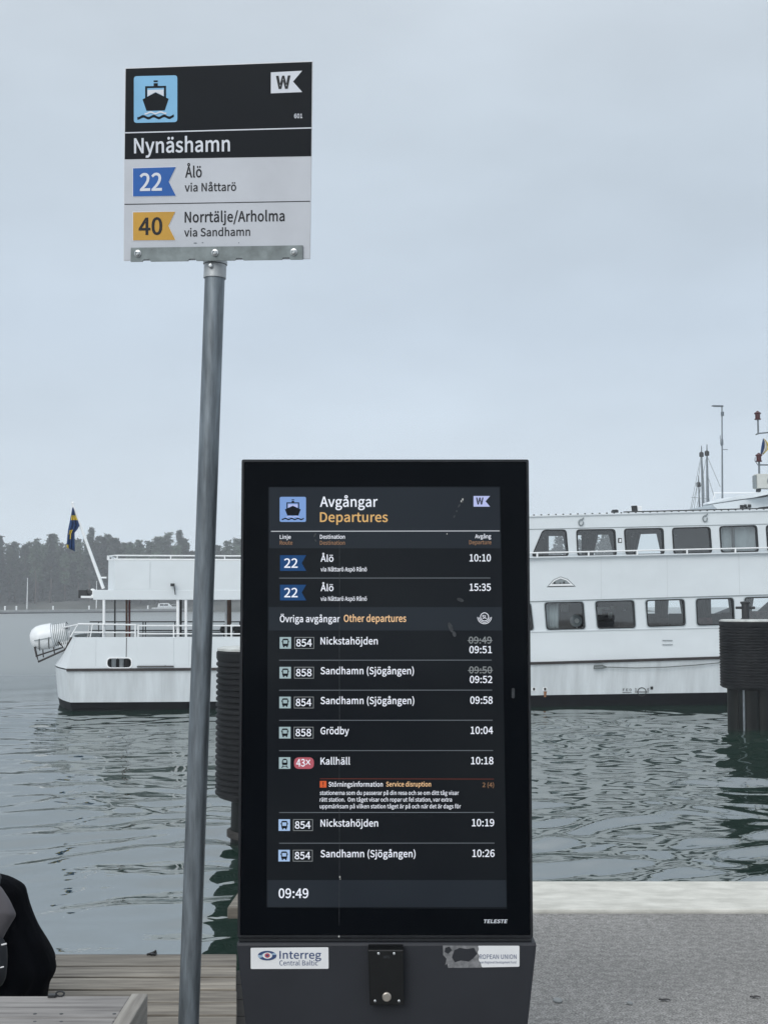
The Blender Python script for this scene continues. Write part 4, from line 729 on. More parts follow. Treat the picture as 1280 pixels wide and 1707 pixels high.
for x0, y0, x1, y1, d in ((936, 1008, 947, 1020, 3.0), (993, 1012, 1016, 1016, 2.4), (994, 1016, 1003, 1025, 2.4), (1015, 1020, 1020, 1030, 2.0), (1019, 1010, 1024, 1015, 2.6), (1048, 1012, 1056, 1015, 2.2)):
    a, b = FP(x0, y1, d), FP(x1, y0, d); mb.box((a.x, d, a.z), (b.x, d + .15, b.z))
FB('galley_box', mb, 'rail', bevel=.01)
mb = MB(); mb.box((FP(985, 1040, 2.2).x, 2.1, zrub(12)), (FP(1062, 1040, 2.2).x, 2.8, FP(1020, 1036, 2.2).z)); FB('galley_counter', mb, 'seat')
mb = MB()
for px, py in ((905.5, 897), (979, 896), (1053, 894.5), (1126.5, 892.5), (1040.5, 1017)): p = FP(px, py, 1.4); mb.lathe(p, [(.005, -.03), (.03, -.015), (.03, .015), (.005, .03)], 8)
FB('cabin_lamp', mb, 'rail')
# outside trim
mb = MB(); q = line(seamL); mb.loft([[(u, -.022, q(u) - .012), (u, -.022, q(u) + .012), (u, -.001, q(u) + .014), (u, -.001, q(u) - .014)] for u in np.linspace(UC, UE, 14)]); FB('side_seam', mb, 'seam')
mb = MB(); q = line([(640, 888), (900, 882), (1280, 873.5), (1440, 870)]); mb.loft([[(u, -.012, q(u) - .008), (u, -.012, q(u) + .008), (u, -.001, q(u) + .01), (u, -.001, q(u) - .01)] for u in np.linspace(UC, UE, 14)]); FB('side_seam', mb, 'seam')
mb = MB(); q = line([(640, 1057), (885, 1053), (1280, 1044), (1440, 1040)]); mb.loft([[(u, -.03, q(u) - .012), (u, -.03, q(u) + .012), (u, .0, q(u) + .02), (u, .0, q(u) - .02)] for u in np.linspace(UC, UE, 14)])
q = line([(640, 934), (885, 929.5), (1280, 921), (1440, 917)]); mb.loft([[(u, -.14, q(u) - .015), (u, -.14, q(u) + .015), (u, .0, q(u) + .03), (u, .0, q(u) - .03)] for u in np.linspace(UC, UE, 14)]); FB('side_ledge', mb, 'white')
mb = MB(); q = line([(640, 926), (885, 922), (1280, 913.2), (1440, 909)]); q2 = line([(640, 934), (885, 929.5), (1280, 921), (1440, 917)])
mb.tube([(u, -.12, q(u)) for u in np.linspace(UC + .1, UE, 12)], .024, 6)
for px in (895, 980.5, 1061.5, 1144.5, 1225, 1306, 1390, 810, 725): u = FP(px, 915, -.12).x; mb.tube([(u, -.12, q2(u)), (u, -.12, q(u))], .03, 6)
FB('rail', mb, 'rail', smooth=True)
mb = MB(); zr = line(roofL)
for u in np.arange(UC, UE, .24): mb.box((u, -.056, zr(u) + .05), (u + .05, -.03, zr(u) + .085))
mb.tube([(u, .25, zr(u) + .10) for u in np.linspace(FP(1043, 858).x, UE, 6)], .03, 6)
for u in np.arange(FP(1043, 858).x, UE, .9): mb.tube([(u, .25, zr(u) + .05), (u, .25, zr(u) + .12)], .015, 5)
FB('roof_rail', mb, 'dark')
# plate joints and weather stains
for px, y0, y1 in ((735, 1006, 932), (1002, 998, 929), (1112, 996, 926), (1232, 991, 922)): mb = MB(); a, b = FP(px, y0), FP(px, y1); mb.box((a.x - .006, -.0035, a.z), (a.x + .006, -.001, b.z)); FB('plate_joint', mb, 'plate')
for px, y0, y1 in ((250, 982, 936), (330, 983, 936)): mb = MB(); a, b = FP(px, y0, .04), FP(px, y1, .04); mb.box((a.x - .006, .036, a.z), (a.x + .006, .05, b.z)); FB('plate_joint', mb, 'plate')
for px, y0, y1 in ((160, 1110, 1066), (315, 1110, 1066)): mb = MB(); a, b = FP(px, y0), FP(px, y1); mb.box((a.x - .006, -.0085, a.z), (a.x + .006, -.006, b.z)); FB('plate_joint', mb, 'plate')
# emblem, plates, marks
mb = MB(); E = lambda x, y: FP(x, y, -.012)
ring = [(913.4, 976.9), (916, 975), (923, 967), (934, 962.3), (945, 966), (953.5, 974), (956.5, 976.2)]; rin = [(918.5, 974), (925, 968), (934, 964.3), (943.5, 967.4), (950.5, 973.2)]
mb.slab([E(*p) for p in ring], [[E(*p) for p in rin]], (0, .011, 0)); em = FB('emblem', mb, 'rail')
mb = MB(); mb.poly([FP(x, y, -.004) for x, y in [(910.5, 979), (914, 975), (922, 966), (934, 961), (946, 965), (955, 973.5), (959.5, 978)]]); FB('emblem_ground', mb, 'seam', em)
mb = MB(); E = lambda x, y: FP(x, y, -.008); mb.poly([E(*p) for p in [(917, 975.2), (923, 973.4), (922, 970), (925.5, 970.2), (925, 973), (932, 973.6), (932.4, 971), (935, 971.3), (934.6, 973.4), (938.5, 973), (937.6, 969.6), (941.6, 969.2), (940.4, 972.8), (947, 972.6), (953, 974.6)]]); mb.poly([E(*p) for p in [(914, 977.5), (956, 976.8), (956, 977.6), (914, 978.4)]]); FB('emblem_figures', mb, 'dark', em)
mb = MB(); mb.poly([FP(x, y, -.006) for x, y in rect(1029.5, 897, 1036, 905)]); sg = FB('exit_sign', mb, 'dark'); mb = MB(); mb.poly([FP(x, y, -.009) for x, y in rect(1031.6, 898.5, 1035, 903.5)]); FB('exit_symbol', mb, 'rail', sg)
mb = MB()
for y in (1067, 1074): mb.box(tuple(FP(1104, y + 1.2, -.03)), tuple(FP(1120, y, 0) + Vector((0, .0, 0))))
FB('side_vent', mb, 'seam')
for px, py in ((968, 871), (1174.5, 864.5)):
    mb = MB(); c = FP(px, py, -.03); mb.tube([(c.x + .075 * math.cos(a), c.y, c.z + .095 * math.sin(a)) for a in np.linspace(.9, 6.6, 14)], .022, 6); mb.tube([FP(px + 1, py - 5, -.03), FP(px + 4.5, py - 8, -.03)], .022, 6); FB('roof_hook', mb, 'seam', smooth=True)
# load-line marks on the lower hull (the plating leans in below the strake)
HD = lambda py: .2 * min(1, max(0, (py - 1103) / 54)) - .012
H_ = lambda x, y: FP(x, y, HD(y))
mb = MB(); c = (1069.3, 1153.4)
for k in range(24):
    a0, a1 = 2 * math.pi * k / 24, 2 * math.pi * (k + 1) / 24; mb.add([H_(c[0] + r * math.cos(a), c[1] + r * math.sin(a)) for r, a in ((6.2, a0), (7.6, a0), (7.6, a1), (6.2, a1))], [(0, 1, 2, 3)])
mb.add([H_(*p) for p in rect(1057.5, 1152.8, 1080.5, 1154.2)], [(0, 1, 2, 3)])
text(mb, H_, 'F E 0', 1037.5, 1052, 1152, 4.2, 0, .01); text(mb, H_, 'S', 1057.5, 1060.5, 1151.5, 4.2, 0, .01); text(mb, H_, 'E', 1078.5, 1081.5, 1151.5, 4.2, 0, .01); mb.add([H_(*p) for p in rect(1083.5, 1144.5, 1088, 1149.5)], [(0, 1, 2, 3)]); mb.add([H_(*p) for p in rect(1037, 1154, 1052, 1154.8)], [(0, 1, 2, 3)])
FB('load_line_mark', mb, 'dark')
for x in (889.5, 908):
    mb = MB(); a, b = H_(x - 3.5, 1152), H_(x + 3.5, 1145); mb.box((a.x, a.y - .02, a.z), (b.x, a.y + .1, b.z)); ot = FB('hull_outlet', mb, 'rail', bevel=.01); mb = MB(); mb.box((a.x + .03, a.y - .026, a.z + .02), (b.x - .03, a.y - .02, b.z - .03)); FB('outlet_mouth', mb, 'dark', ot)
mb = MB(); mb.add([FP(x, y, HD(y) - .004) for x, y in ((906, 1152.5), (911, 1152.5), (909.5, 1162), (906.5, 1162))], [(0, 1, 2, 3)]); FB('rust_streak', mb, 'rust')
mb = MB(); rp_ = [(1205 + 40, 1100), (1160, 1108.5), (1110, 1112), (1060, 1113.5), (1010, 1112)]; mb.tube([FP(x, y, -.05) for x, y in rp_], .018, 6); mb.tube([FP(1010, 1112, -.05), FP(1003, 1109, -.05), FP(990, 1110, -.05), FP(989, 1114, -.05), FP(1003, 1113.5, -.05), FP(1010, 1112, -.05)], .028, 6)
tag(FB('mooring_rope', mb, 'rope', smooth=True), 'x', 'x'); bpy.data.objects['mooring_rope'].parent = None
ro = bpy.data.objects['mooring_rope']; ro.location = FP0; ro.rotation_euler = (0, 0, FYAW); tag(ro, 'slack grey mooring rope with an eye, hanging along the ferry hull', 'rope')
# roof equipment
D3 = 3.0
mb = MB(); mb.tube([FP(1203.5, 862, D3), FP(1202.6, 676, D3)], [.035, .022], 8); mb.tube([FP(1185, 676.6, D3), FP(1189, 676.8, D3), FP(1204.5, 677, D3)], [.012, .035, .035], 6); p = FP(1203.2, 690, D3); mb.box((p.x - .03, D3 - .06, p.z - .07), (p.x + .04, D3 + .06, p.z + .07)); p = FP(1202.4, 736, D3); mb.lathe(p, [(.03, -.16), (.055, -.1), (.055, .06), (.03, .1)], 8); mb.tube([FP(1203, 749.5, D3), FP(1212.5, 749.5, D3)], .012, 6); mb.tube([FP(1199.7, 732, D3), FP(1199.7, 726, D3)], .012, 6); FB('antenna_mast', mb, 'galv', smooth=True)
for x0, x1, y0, y1, white in ((1022, 1030.5, 850, 859.5, 0), (1054, 1070, 843.5, 857.5, 1)):
    a, b = FP(x0, y1, .6), FP(x1, y0, .6); mb = MB(); mb.box((a.x + .04, .6, a.z), (b.x, 1.0, b.z)); mb.tube([(a.x * .5 + b.x * .5, .8, a.z), (a.x * .5 + b.x * .5, .8, a.z - .15)], .03, 6); f = FB('roof_floodlight', mb, 'rail' if white else 'dark', bevel=.02)
    mb = MB(); e = min(b.x, a.x + .2); mb.hexa([(a.x - .02, .56, a.z + .03), (e - .03, .56, a.z + .02), (e - .03, .6, a.z + .02), (a.x - .02, .6, a.z + .03), (a.x - .05, .56, b.z), (e - .06, .56, b.z + .01), (e - .06, .6, b.z + .01), (a.x - .05, .6, b.z)]); FB('lamp_face', mb, 'dark', f)
ct = [(1182, 839), (1203, 831.5), (1221, 830), (1246, 824.5), (1280, 820), (1330, 815), (1440, 812)]; cbm = [(1182, 840), (1203, 838), (1221, 836.5), (1246, 831), (1280, 827), (1330, 823), (1440, 820)]
mb = MB(); rings = []
for (x, y), (x2, y2), hw in zip(ct, cbm, (.3, 1.5, 2.1, 2.4, 2.5, 2.6, 2.6)): a, b = FP(x, y, 3.0), FP(x2, y2, 3.0); rings.append([(a.x, 3.3 - hw, a.z - .02), (a.x, 3.3, a.z + .03), (a.x, 3.3 + hw, a.z - .02), (b.x, 3.3 + hw, b.z), (b.x, 3.3 - hw, b.z)])
mb.loft(rings); FB('wheelhouse_roof', mb, 'white', bevel=.01)
mb = MB(); wa = [FP(x, y, 1.5) for x, y in ((1204, 857), (1440, 850), (1440, 821), (1280, 828), (1240, 833), (1186, 841))]; whole = [[FP(p.x, p.y, 1.5) for p in rpoly(h, 3)] for h in ([(1262, 846), (1300, 842), (1300, 851.5), (1262, 853)], [(1308, 841), (1350, 838), (1350, 850), (1308, 851)])]
mb.slab(wa, whole, (0, .06, 0)); mb.slab([Vector((p.x, B - 1.5, p.z)) for p in wa], [], (0, .06, 0)); mb.add([wa[0], wa[5], (wa[5].x, B - 1.5, wa[5].z), (wa[0].x, B - 1.5, wa[0].z)], [(0, 1, 2, 3)]); wh = FB('wheelhouse', mb, 'white')
for h in whole: mb = MB(); mb.add([p + Vector((0, .02, 0)) for p in h], [tuple(range(len(h)))]); FB('wheelhouse_window', mb, 'frame', wh)
mb = MB()
for x0, y0, x1, y1 in ((1233, 842, 1238, 849), (1239.5, 841, 1243, 846), (1242, 845, 1244.5, 849.5), (1246, 841, 1250.5, 846), (1247, 847, 1249, 849)): a, b = FP(x0, y1, 1.48), FP(x1, y0, 1.48); mb.box((a.x, 1.44, a.z), (b.x, 1.5, b.z))
FB('deck_fittings', mb, 'dark')
mb = MB(); mb.tube([FP(1189, 822, 4.6), FP(1262, 822, 4.6)], .03, 6); mb.tube([FP(1191, 822, 4.6), FP(1186, 838, 4.6)], .02, 6); mb.tube([FP(1192, 830, 2), FP(1189, 822.5, 4.6)], .015, 6); FB('roof_frame', mb, 'rail')
mb = MB()
for ly, px in ((693.5, 1262), (763.5, 1264)):
    c = FP(px, ly, 2.4); lm = MB(); lm.lathe((c.x, c.y, c.z - .13), [(.11, 0), (.115, .03), (.085, .04), (.085, .19), (.115, .2), (.12, .235), (.05, .28), (.03, .31), (.0, .31)], 12); FB('mast_lantern', lm, 'redlamp', smooth=True)
mb.tube([FP(1262.5, 700, 2.4), FP(1263, 723, 2.4)], .03, 6); mb.tube([FP(1259, 724.5, 2.4), FP(1264, 722.5, 2.4), FP(1300, 719, 2.4)], .026, 6); mb.tube([FP(1264.5, 770, 2.4), FP(1265, 826, 2.4)], .035, 6); mb.tube([FP(1258, 762, 2.4), FP(1257.5, 768, 2.4), FP(1263, 776, 2.4)], .012, 6); mb.tube([FP(1298, 826, 2.4), FP(1298, 690, 2.4)], .05, 8); mb.tube([FP(1264, 775, 2.4), FP(1298, 775, 2.4)], .026, 6)
FB('signal_mast', mb, 'galv', smooth=True)
a, b = FP(1262, 814, 1.8), FP(1300, 790, 1.8); ac = thing('air_conditioner', 'pale box air conditioner with round fan grille on the wheelhouse roof', 'air conditioner', tuple(ROOT[fe] @ Vector((a.x, 1.8, a.z - .1))), FYAW)
w_, h_ = b.x - a.x, b.z - a.z
mb = MB(); mb.box((0, 0, .1), (w_, .35, h_ + .1)); mb.build('casing', 'acgrey', ac, local=True, bevel=.02)
mb = MB(); cx, cz = w_ * .62, .1 + h_ / 2; mb.lathe((cx, -.004, cz), [(.02, 0), (.17, 0), (.17, .012), (.02, .012)], 20, 'y'); fg = mb.build('fan_grille', 'seam', ac, local=True); mb = MB(); mb.lathe((cx, -.02, cz), [(.12, 0), (.14, 0), (.14, .006), (.12, .006), (.12, 0)], 20, 'y', caps=False); mb.lathe((cx, -.02, cz), [(.0, 0), (.05, 0), (.05, .008), (0, .008)], 12, 'y'); mb.build('fan_ring', 'dark', fg, local=True)
mb = MB()
for x in (.08, w_ - .12): mb.box((x, .02, 0), (x + .05, .33, .1))
mb.build('foot', 'dark', ac, local=True); mb = MB(); mb.box((-.05, .05, .12), (-.002, .3, h_ + .05)); mb.build('side_cover', 'seam', ac, local=True)
# flags (cloth hanging in folds)
def cloth(name, pts, d, mtls, strips, label):
    """pts: list of (left, right) photo pixels from top to bottom; strips: material per row x column"""
    mb = MB(); n = 12; rows = []
    for k, (l, r) in enumerate(pts): rows.append([FP(l[0] + (r[0] - l[0]) * i / n, l[1] + (r[1] - l[1]) * i / n, d + .07 * math.sin(i * 1.5 + k * .35) * (k > 0)) for i in range(n + 1)])
    for k in range(len(rows) - 1):
        for i in range(n): mb.add([rows[k][i], rows[k][i + 1], rows[k + 1][i + 1], rows[k + 1][i]], [(0, 1, 2, 3)], strips(k, i / n))
    p0 = ROOT[fe] @ FP(*pts[0][0], d); o = MB(); o.v, o.f, o.mi = mb.v, mb.f, mb.mi
    f = o.build(name, mtls, None, smooth='all', solid=.006); f.location = FP0; f.rotation_euler = (0, 0, FYAW); return tag(f, label, 'flag')
fr_ = [((121.3, 846), (122.8, 846)), ((119, 859), (126, 859)), ((117.3, 867), (129.5, 867)), ((115.5, 876), (133, 876)), ((114, 884), (130, 882)), ((113, 892), (125, 888)), ((112.3, 900), (125, 897)), ((111.5, 908), (125, 908)), ((112, 913), (125.5, 919))]
cloth('stern_flag', fr_, 3.15, ['flagblue', 'flagyellow'], lambda k, t_: 1 if (k == 1 and t_ > .12) or (k == 4 and .15 < t_ < .5) or (k == 7 and t_ < .22) or (k == 5 and .3 < t_ < .45) else 0, 'limp blue and yellow flag on the slanting staff at the ferry stern')
fr2 = [((1271, 731), (1273, 731)), ((1269.5, 738), (1279, 738)), ((1268, 746), (1281, 745)), ((1267, 753), (1279, 750)), ((1267, 757), (1271, 758))]
cloth('signal_flag', fr2, 2.4, ['flagblue', 'flagwhite', 'flagyellow'], lambda k, t_: 0 if t_ < .38 else (1 if t_ < .8 else 2), 'small blue and white pennant hanging between the red mast lanterns')
# fan in the window
p = FP(961, 1044, 1.0); fn = thing('desk_fan', 'round pale desk fan behind a lower-deck ferry window', 'fan', tuple(ROOT[fe] @ Vector((p.x, 1.0, p.z - .12))), FYAW)
mb = MB(); mb.lathe((0, 0, 0), [(.13, 0), (.12, .03), (.03, .05)], 14); mb.tube([(0, 0, .04), (0, 0, .28)], .02, 8); mb.build('stand', 'rail', fn, True, local=True)
mb = MB(); mb.lathe((-.03, 0, .3), [(.0, .04), (.19, .05), (.21, .0), (.19, -.05), (0, -.04)], 20, 'y'); mb.build('cage', 'blind', fn, True, local=True); mb = MB(); mb.lathe((-.01, -.0, .3), [(.07, .07), (.08, .05)], 14, 'y'); mb.build('hub', 'rail', fn, True, local=True)
mb = MB(); z = zrub(p.x) + .02; mb.box((-.5, -.3, z - (p.z - .12)), (.5, .4, z - (p.z - .12) + .03)); 
mb = MB(); mb.box((p.x - .5, .7, p.z - .17), (p.x + .5, 1.5, p.z - .122)); mb.box((p.x - .06, 1.05, zrub(p.x)), (p.x + .06, 1.17, p.z - .17)); FB('cabin_table', mb, 'seat')
# life raft on its rack off the stern
a, b = FP(51, 1066, 2.0), FP(118, 1054, 2.0); rl = (b - a).length; rr = .40
lr = thing('life_raft', 'white life raft canister on a rack off the ferry stern', 'life raft', tuple(ROOT[fe] @ a.lerp(b, .5)), FYAW); ang = math.atan2(b.z - a.z, b.x - a.x)
def tilt(pts): c_, s_ = math.cos(ang), math.sin(ang); return [(x * c_ - z * s_, y, x * s_ + z * c_) for x, y, z in pts]
mb = MB(); mb.lathe((0, 0, 0), [(.02, -rl * .5), (.17, -rl * .485), (.3, -rl * .42), (.375, -rl * .32), (rr, -rl * .2), (rr, .08), (.345, .1), (.345, rl * .42), (.25, rl * .48), (.02, rl * .5)], 28, 'x'); mb.v = tilt(mb.v); mb.build('canister', 'raft', lr, True, local=True)
mb = MB()
for k in range(8): x = .14 + k * .058; mb.lathe((x, 0, 0), [(.34, 0), (.36, .004), (.36, .022), (.34, .026)], 24, 'x', caps=False)
mb.v = tilt(mb.v); mb.build('canister_rib', 'seam', lr, True, local=True)
mb = MB(); mb.loft([[(-rl * .47, -.18, -.075), (-rl * .32, -.40, -.075), (.08, -.425, -.075), (.08, -.425, -.045), (-rl * .32, -.40, -.045), (-rl * .47, -.18, -.045)], [(-rl * .47, .18, -.075), (-rl * .32, .40, -.075), (.08, .425, -.075), (.08, .425, -.045), (-rl * .32, .40, -.045), (-rl * .47, .18, -.045)]]); mb.v = tilt(mb.v); mb.build('seam_lip', 'seam', lr, local=True)  # lip coloured darker than the canister to put in its shading
mb = MB()
for s_, x in ((0, -.28), (1, .02)): mb.tube([(x + .1 * math.cos(t_), -(rr + .012) * math.sin(t_) if t_ < 3 else 0, (rr + .012) * math.cos(t_)) for t_ in np.linspace(1.65, 2.9, 8)], .014, 6)
mb.v = tilt(mb.v); mb.build('strap', 'dark', lr, local=True)
ck = MB(); P = lambda x, y, d: FP(x, y, d)
for d in (1.75, 2.3):
    ck.tube([P(58.5, 1078, d), P(61, 1090, d), P(65, 1103, d), P(109, 1083, d), P(98, 1070, d)], .035, 6); ck.tube([P(60, 1094, d), P(106, 1079, d)], .025, 6); ck.tube([P(72, 1083, d), P(73, 1096, d)], .02, 6); ck.tube([P(90, 1079, d), P(92, 1092, d)], .02, 6); ck.tube([P(109, 1083, d), P(120, 1062, d)], .03, 6); ck.tube([P(100, 1068, d), P(113, 1046, d)], .02, 6)
for x, y in ((65, 1103), (109, 1083), (61, 1090)): ck.tube([P(x, y, 1.7), P(x, y, 2.35)], .03, 6)
FB('raft_rack', ck, 'rub', smooth=True)
mb = MB()
for k in range(5): mb.tube([FP(112 - k * 3, 1084 - k * 1.5, 1.75), FP(118 - k * 2.5, 1050 + k, 1.75)], .016, 5)
mb.tube([FP(106, 1046, 1.7), FP(130, 1041, .6)], .02, 6); FB('stern_ladder', mb, 'rail')

# ================================================================== SAILING SHIP beyond the ferry
SY = 95.0
ss = thing('sailing_ship', 'three-masted sailing ship beyond the ferry, only its masts and rigging showing', 'sailing ship', (at_y(1172, 1000, SY).x, SY, WZ), R(60))
S = lambda px, py, dy=0: at_y(px, py, SY + dy)
rings = []
for k in range(9):
    u = k / 8; x = (u - .5) * 20; wd = 2.2 * math.sin(math.pi * min(.97, u * .85 + .12)) ** .7; zt = 1.5 + 1.1 * (u - .45) ** 2 * 4; rings.append([(x, -wd, zt), (x, -wd * .8, .1), (x, 0, -.5), (x, wd * .8, .1), (x, wd, zt)])
mb = MB(); mb.loft(rings); mb.build('hull', 'antifoul', ss, True, local=True)
for pts, r in (([(1164.5, 975), (1165.3, 850), (1163.6, 793)], .10), ([(1171.8, 975), (1171.5, 850), (1168.7, 760), (1168.5, 743)], .13), ([(1179.5, 975), (1179.3, 850), (1177.8, 770), (1177.6, 741)], .15)):
    mb = MB(); n = len(pts); mb.tube([S(*p, (1172 - pts[0][0]) * .25) for p in pts], [r, r * .85, r * .5, r * .25][:n] if n == 4 else [r, r * .8, r * .4], 8); m_ = mb.build('mast', 'galv', ss, True)
    mb = MB(); q = S(pts[-1][0], pts[-1][1] + 14, (1172 - pts[0][0]) * .25); mb.lathe(q, [(.04, -.25), (.18, -.2), (.18, .1), (.05, .2)], 8); mb.build('mast_cap', 'dark', m_)
mb = MB()
for a, b in (((1168.5, 756), (1150, 850)), ((1168.6, 760), (1156, 850)), ((1177.7, 760), (1200, 812)), ((1178, 790), (1189, 826)), ((1163.6, 800), (1152, 850)), ((1177.8, 757), (1160, 850)), ((1168.7, 750), (1175.5, 850)), ((1151, 829), (1176, 831)), ((1178, 800), (1183, 850)), ((1168.7, 780), (1174.3, 854))):
    mb.tube([S(*a), S(*b)], .022, 4)
mb.build('rigging', 'seam', ss)

# ================================================================== MOORING DOLPHINS
def dolphin(loc, r, zb, zt, nr, label, piles, hook, flare=.0):
    t_ = thing('mooring_dolphin', label, 'mooring dolphin', loc, 0, 'black ribbed mooring dolphins'); mb = MB(); prof = []
    H = zt - zb; pr = [(r * .72, zb), (r * .93, zb + .05)]; p_ = (H - .22) / nr
    for k in range(nr):
        z = zb + .08 + k * p_; pr += [(r * .965, z), (r, z + p_ * .22), (r, z + p_ * .62), (r * .965, z + p_ * .85)]
    pr += [(r * .99, zt - .12), (r * 1.0, zt - .1), (r * 1.0, zt - .02), (r * .97, zt)]
    mb.lathe((0, 0, 0), pr, 40); mb.build('fender_sleeve', 'rubber', t_, True, local=True)
    mb = MB(); mb.lathe((0, 0, zt + .002), [(r * .985, 0), (r * .985, .03), (r * .9, .05), (.02, .06)], 40); mb.build('cap', 'cap', t_, True, local=True)
    for k in range(piles):
        a = .5 + 2 * math.pi * k / piles; q = r * .42 if piles > 1 else 0; mb = MB(); rr_ = r * (.36 if piles > 1 else .68)
        mb.lathe((q * math.cos(a), q * math.sin(a), 0), [(rr_ * 1.04, -2.5), (rr_, .2), (rr_ * .98, zb + .1)], 18); mb.build('pile', 'pile', t_, True, local=True)
    if piles == 1: mb = MB(); mb.lathe((0, 0, .03), [(r * .69, 0), (r * .76, .02), (r * .76, .09), (r * .69, .11)], 24, caps=False); mb.build('waterline_collar', 'gap', t_, True, local=True)
    else: mb = MB(); mb.tube([(-r * .42, -r * .62, zb + .05), (-r * .44, -r * .66, .4), (-r * .42, -r * .6, -.3)], .03, 6); mb.build('chain', 'galv', t_, True, local=True)
    mb = MB()
    if hook == 'bollard': mb.lathe((-r * .12, 0, zt + .03), [(.17, 0), (.1, .06), (.1, .42), (.13, .45), (.13, .49), (.02, .5)], 14); mb.tube([(-r * .12 - .25, 0, zt + .36), (-r * .12 + .25, 0, zt + .36)], .035, 8); mb.build('bollard', 'dark', t_, True, local=True)
    else: mb.tube([(-r * .42, -.3, zt + .05), (-r * .35, -.3, zt + .1), (-r * .1, -.28, zt + .08), (.1, -.3, zt + .09), (.2, -.3, zt + .05)], .02, 6); mb.build('mooring_hook', 'dark', t_, True, local=True)
    return t_
p = at_z(440, 1397, WZ); r = 80 * p.y / FPX; P2 = at_y(360, 1330, p.y - .1); P3 = at_y(360, 1084, p.y)
dolphin((p.x, p.y, WZ), r, P2.z - WZ - .03, P3.z - WZ, 23, 'black ribbed mooring dolphin standing in the water between the sign pole and the screen', 1, 'hook')
p = at_z(1252, 1216, WZ); r = 49 * p.y / FPX; P2 = at_y(1252, 1149, p.y); P3 = at_y(1252, 1036, p.y)
dolphin((p.x, p.y, WZ), r, P2.z - WZ, P3.z - WZ, 21, 'black ribbed mooring dolphin topped by a bollard, in front of the ferry at right', 5, 'bollard')

# ================================================================== DEPARTURE SCREEN
KY = 3.5
kk = thing('departure_screen', 'tall black digital departure screen on the quay in front of the ferry', 'information screen', (.005, KY + .07, 0))
def K(px, py, off=0): return at_y(px, py, KY + off)
XL, XR, ZT, ZB = K(403.5, 0).x, K(880, 0).x, K(640, 766).z, K(640, 1563).z
XL, XR = -.417, .424
mb = MB(); mb.box((XL, KY + .012, ZB), (XR, KY + .15, ZT)); mb.build('cabinet', 'cabinet', kk, bevel=.006)
mb = MB(); e = .007
o_ = [Vector((p.x, KY - .001, p.y)) for p in rpoly(rect(XL, ZB, XR, ZT), .006)]; i_ = [Vector((p.x, KY - .001, p.y)) for p in rpoly(rect(XL + e, ZB + e, XR - e, ZT - e), .004)]
mb.slab(o_, [i_], (0, .0125, 0)); mb.build('frame', 'trim', kk)
mb = MB(); mb.box((XL + .0085, KY, ZB + .0085), (XR - .0085, KY + .011, ZT - .0085)); gp = mb.build('front_glass', 'glass', kk)
mb = MB()
for a in ((852.5, 1147, 857.5, 1164),): mb.add([K(x, y, -.0006) for x, y in rpoly(rect(*a), 3)], [tuple(range(20))])
mb.build('light_sensor', 'smear', gp)
mb = MB(); text(mb, lambda x, y: K(x, y, -.0008), 'TELESTE', 805.2, 844.5, 1538.6, 5.6, 0, .03, shear=.22); mb.build('lettering', 'printwhite', gp)
sc = MB(); sc.add([K(447.5, 811.5, -.0012), K(833.5, 810.8, -.0012), K(845, 1515.5, -.0012), K(444.5, 1513, -.0012)], [(0, 1, 2, 3)]); scr = sc.build('screen', 'scr', kk)
def lay(name, mtl, off=-.0026): return (MB(), name, mtl, off)
def fin(l): return l[0].build(l[1], l[2], scr)
def quad(mb, pts, off): mb.add([K(x, y, off) for x, y in pts], [tuple(range(len(pts)))])
o1 = -.0019
lx = lambda y: 447.5 + (444.5 - 447.5) * (y - 811) / 704; rx = lambda y: 833 + (845 - 833) * (y - 811) / 704
for a, b in ((812.5, 914), (1012, 1051), (1467, 1512)): mb = MB(); quad(mb, [(lx(a) + 1.5, a), (rx(a) - 1, a), (rx(b) - 1, b), (lx(b) + 1.5, b)], o1); mb.build('header_band', 'scrband', scr)
o2 = -.0026; T2 = lambda x, y: K(x, y, o2); T3 = lambda x, y: K(x, y, -.0033); T4 = lambda x, y: K(x, y, -.004)
class Lay:
    """each add() becomes a sub-part of the screen"""
    def __init__(s, name, mtl): s.n, s.m = name, mtl
    def add(s, vs, fs, mi=None): return MB().add(vs, fs, 0).build(s.n, s.m, scr)
wl, al, bl, gl_, pl = Lay('white_lettering', 'ewhite'), Lay('amber_lettering', 'eamber'), Lay('dim_lettering', 'ebrown'), Lay('struck_lettering', 'egrey'), Lay('peach_lettering', 'epeach')
text(wl, T2, 'Avgångar', 533.4, 629.4, 844.6, 16.5); text(al, T2, 'Departures', 533.4, 646.3, 869.8, 15.6)
text(wl, T2, 'Linje', 466.6, 485, 898.2, 6.2); text(bl, T2, 'Route', 466.6, 487.8, 907.8, 6.2); text(wl, T2, 'Destination', 533.4, 575, 898, 6.4); text(bl, T2, 'Destination', 533.4, 575, 908, 6.4)
text(wl, T2, 'Avgång', 791.5, 818.2, 897.2, 6.4); text(bl, T2, 'Departure', 781.8, 818.7, 907.2, 6.4)
for y, t_ in ((936.2, '10:10'), (985.2, '15:35')):
    text(wl, T2, 'Ålö', 534.5, 556, y, 10.8); text(wl, T2, 'via Nåttarö Aspö Rånö', 534.5, 611.5, y + 16.2, 6.8, wt=.012); text(wl, T2, t_, 782.4, 817.8, y - .5, 11.6)
text(wl, T2, 'Övriga avgångar', 466.6, 566.8, 1037, 11); text(pl, T2, 'Other departures', 573.1, 676.9, 1036.5, 11.4)
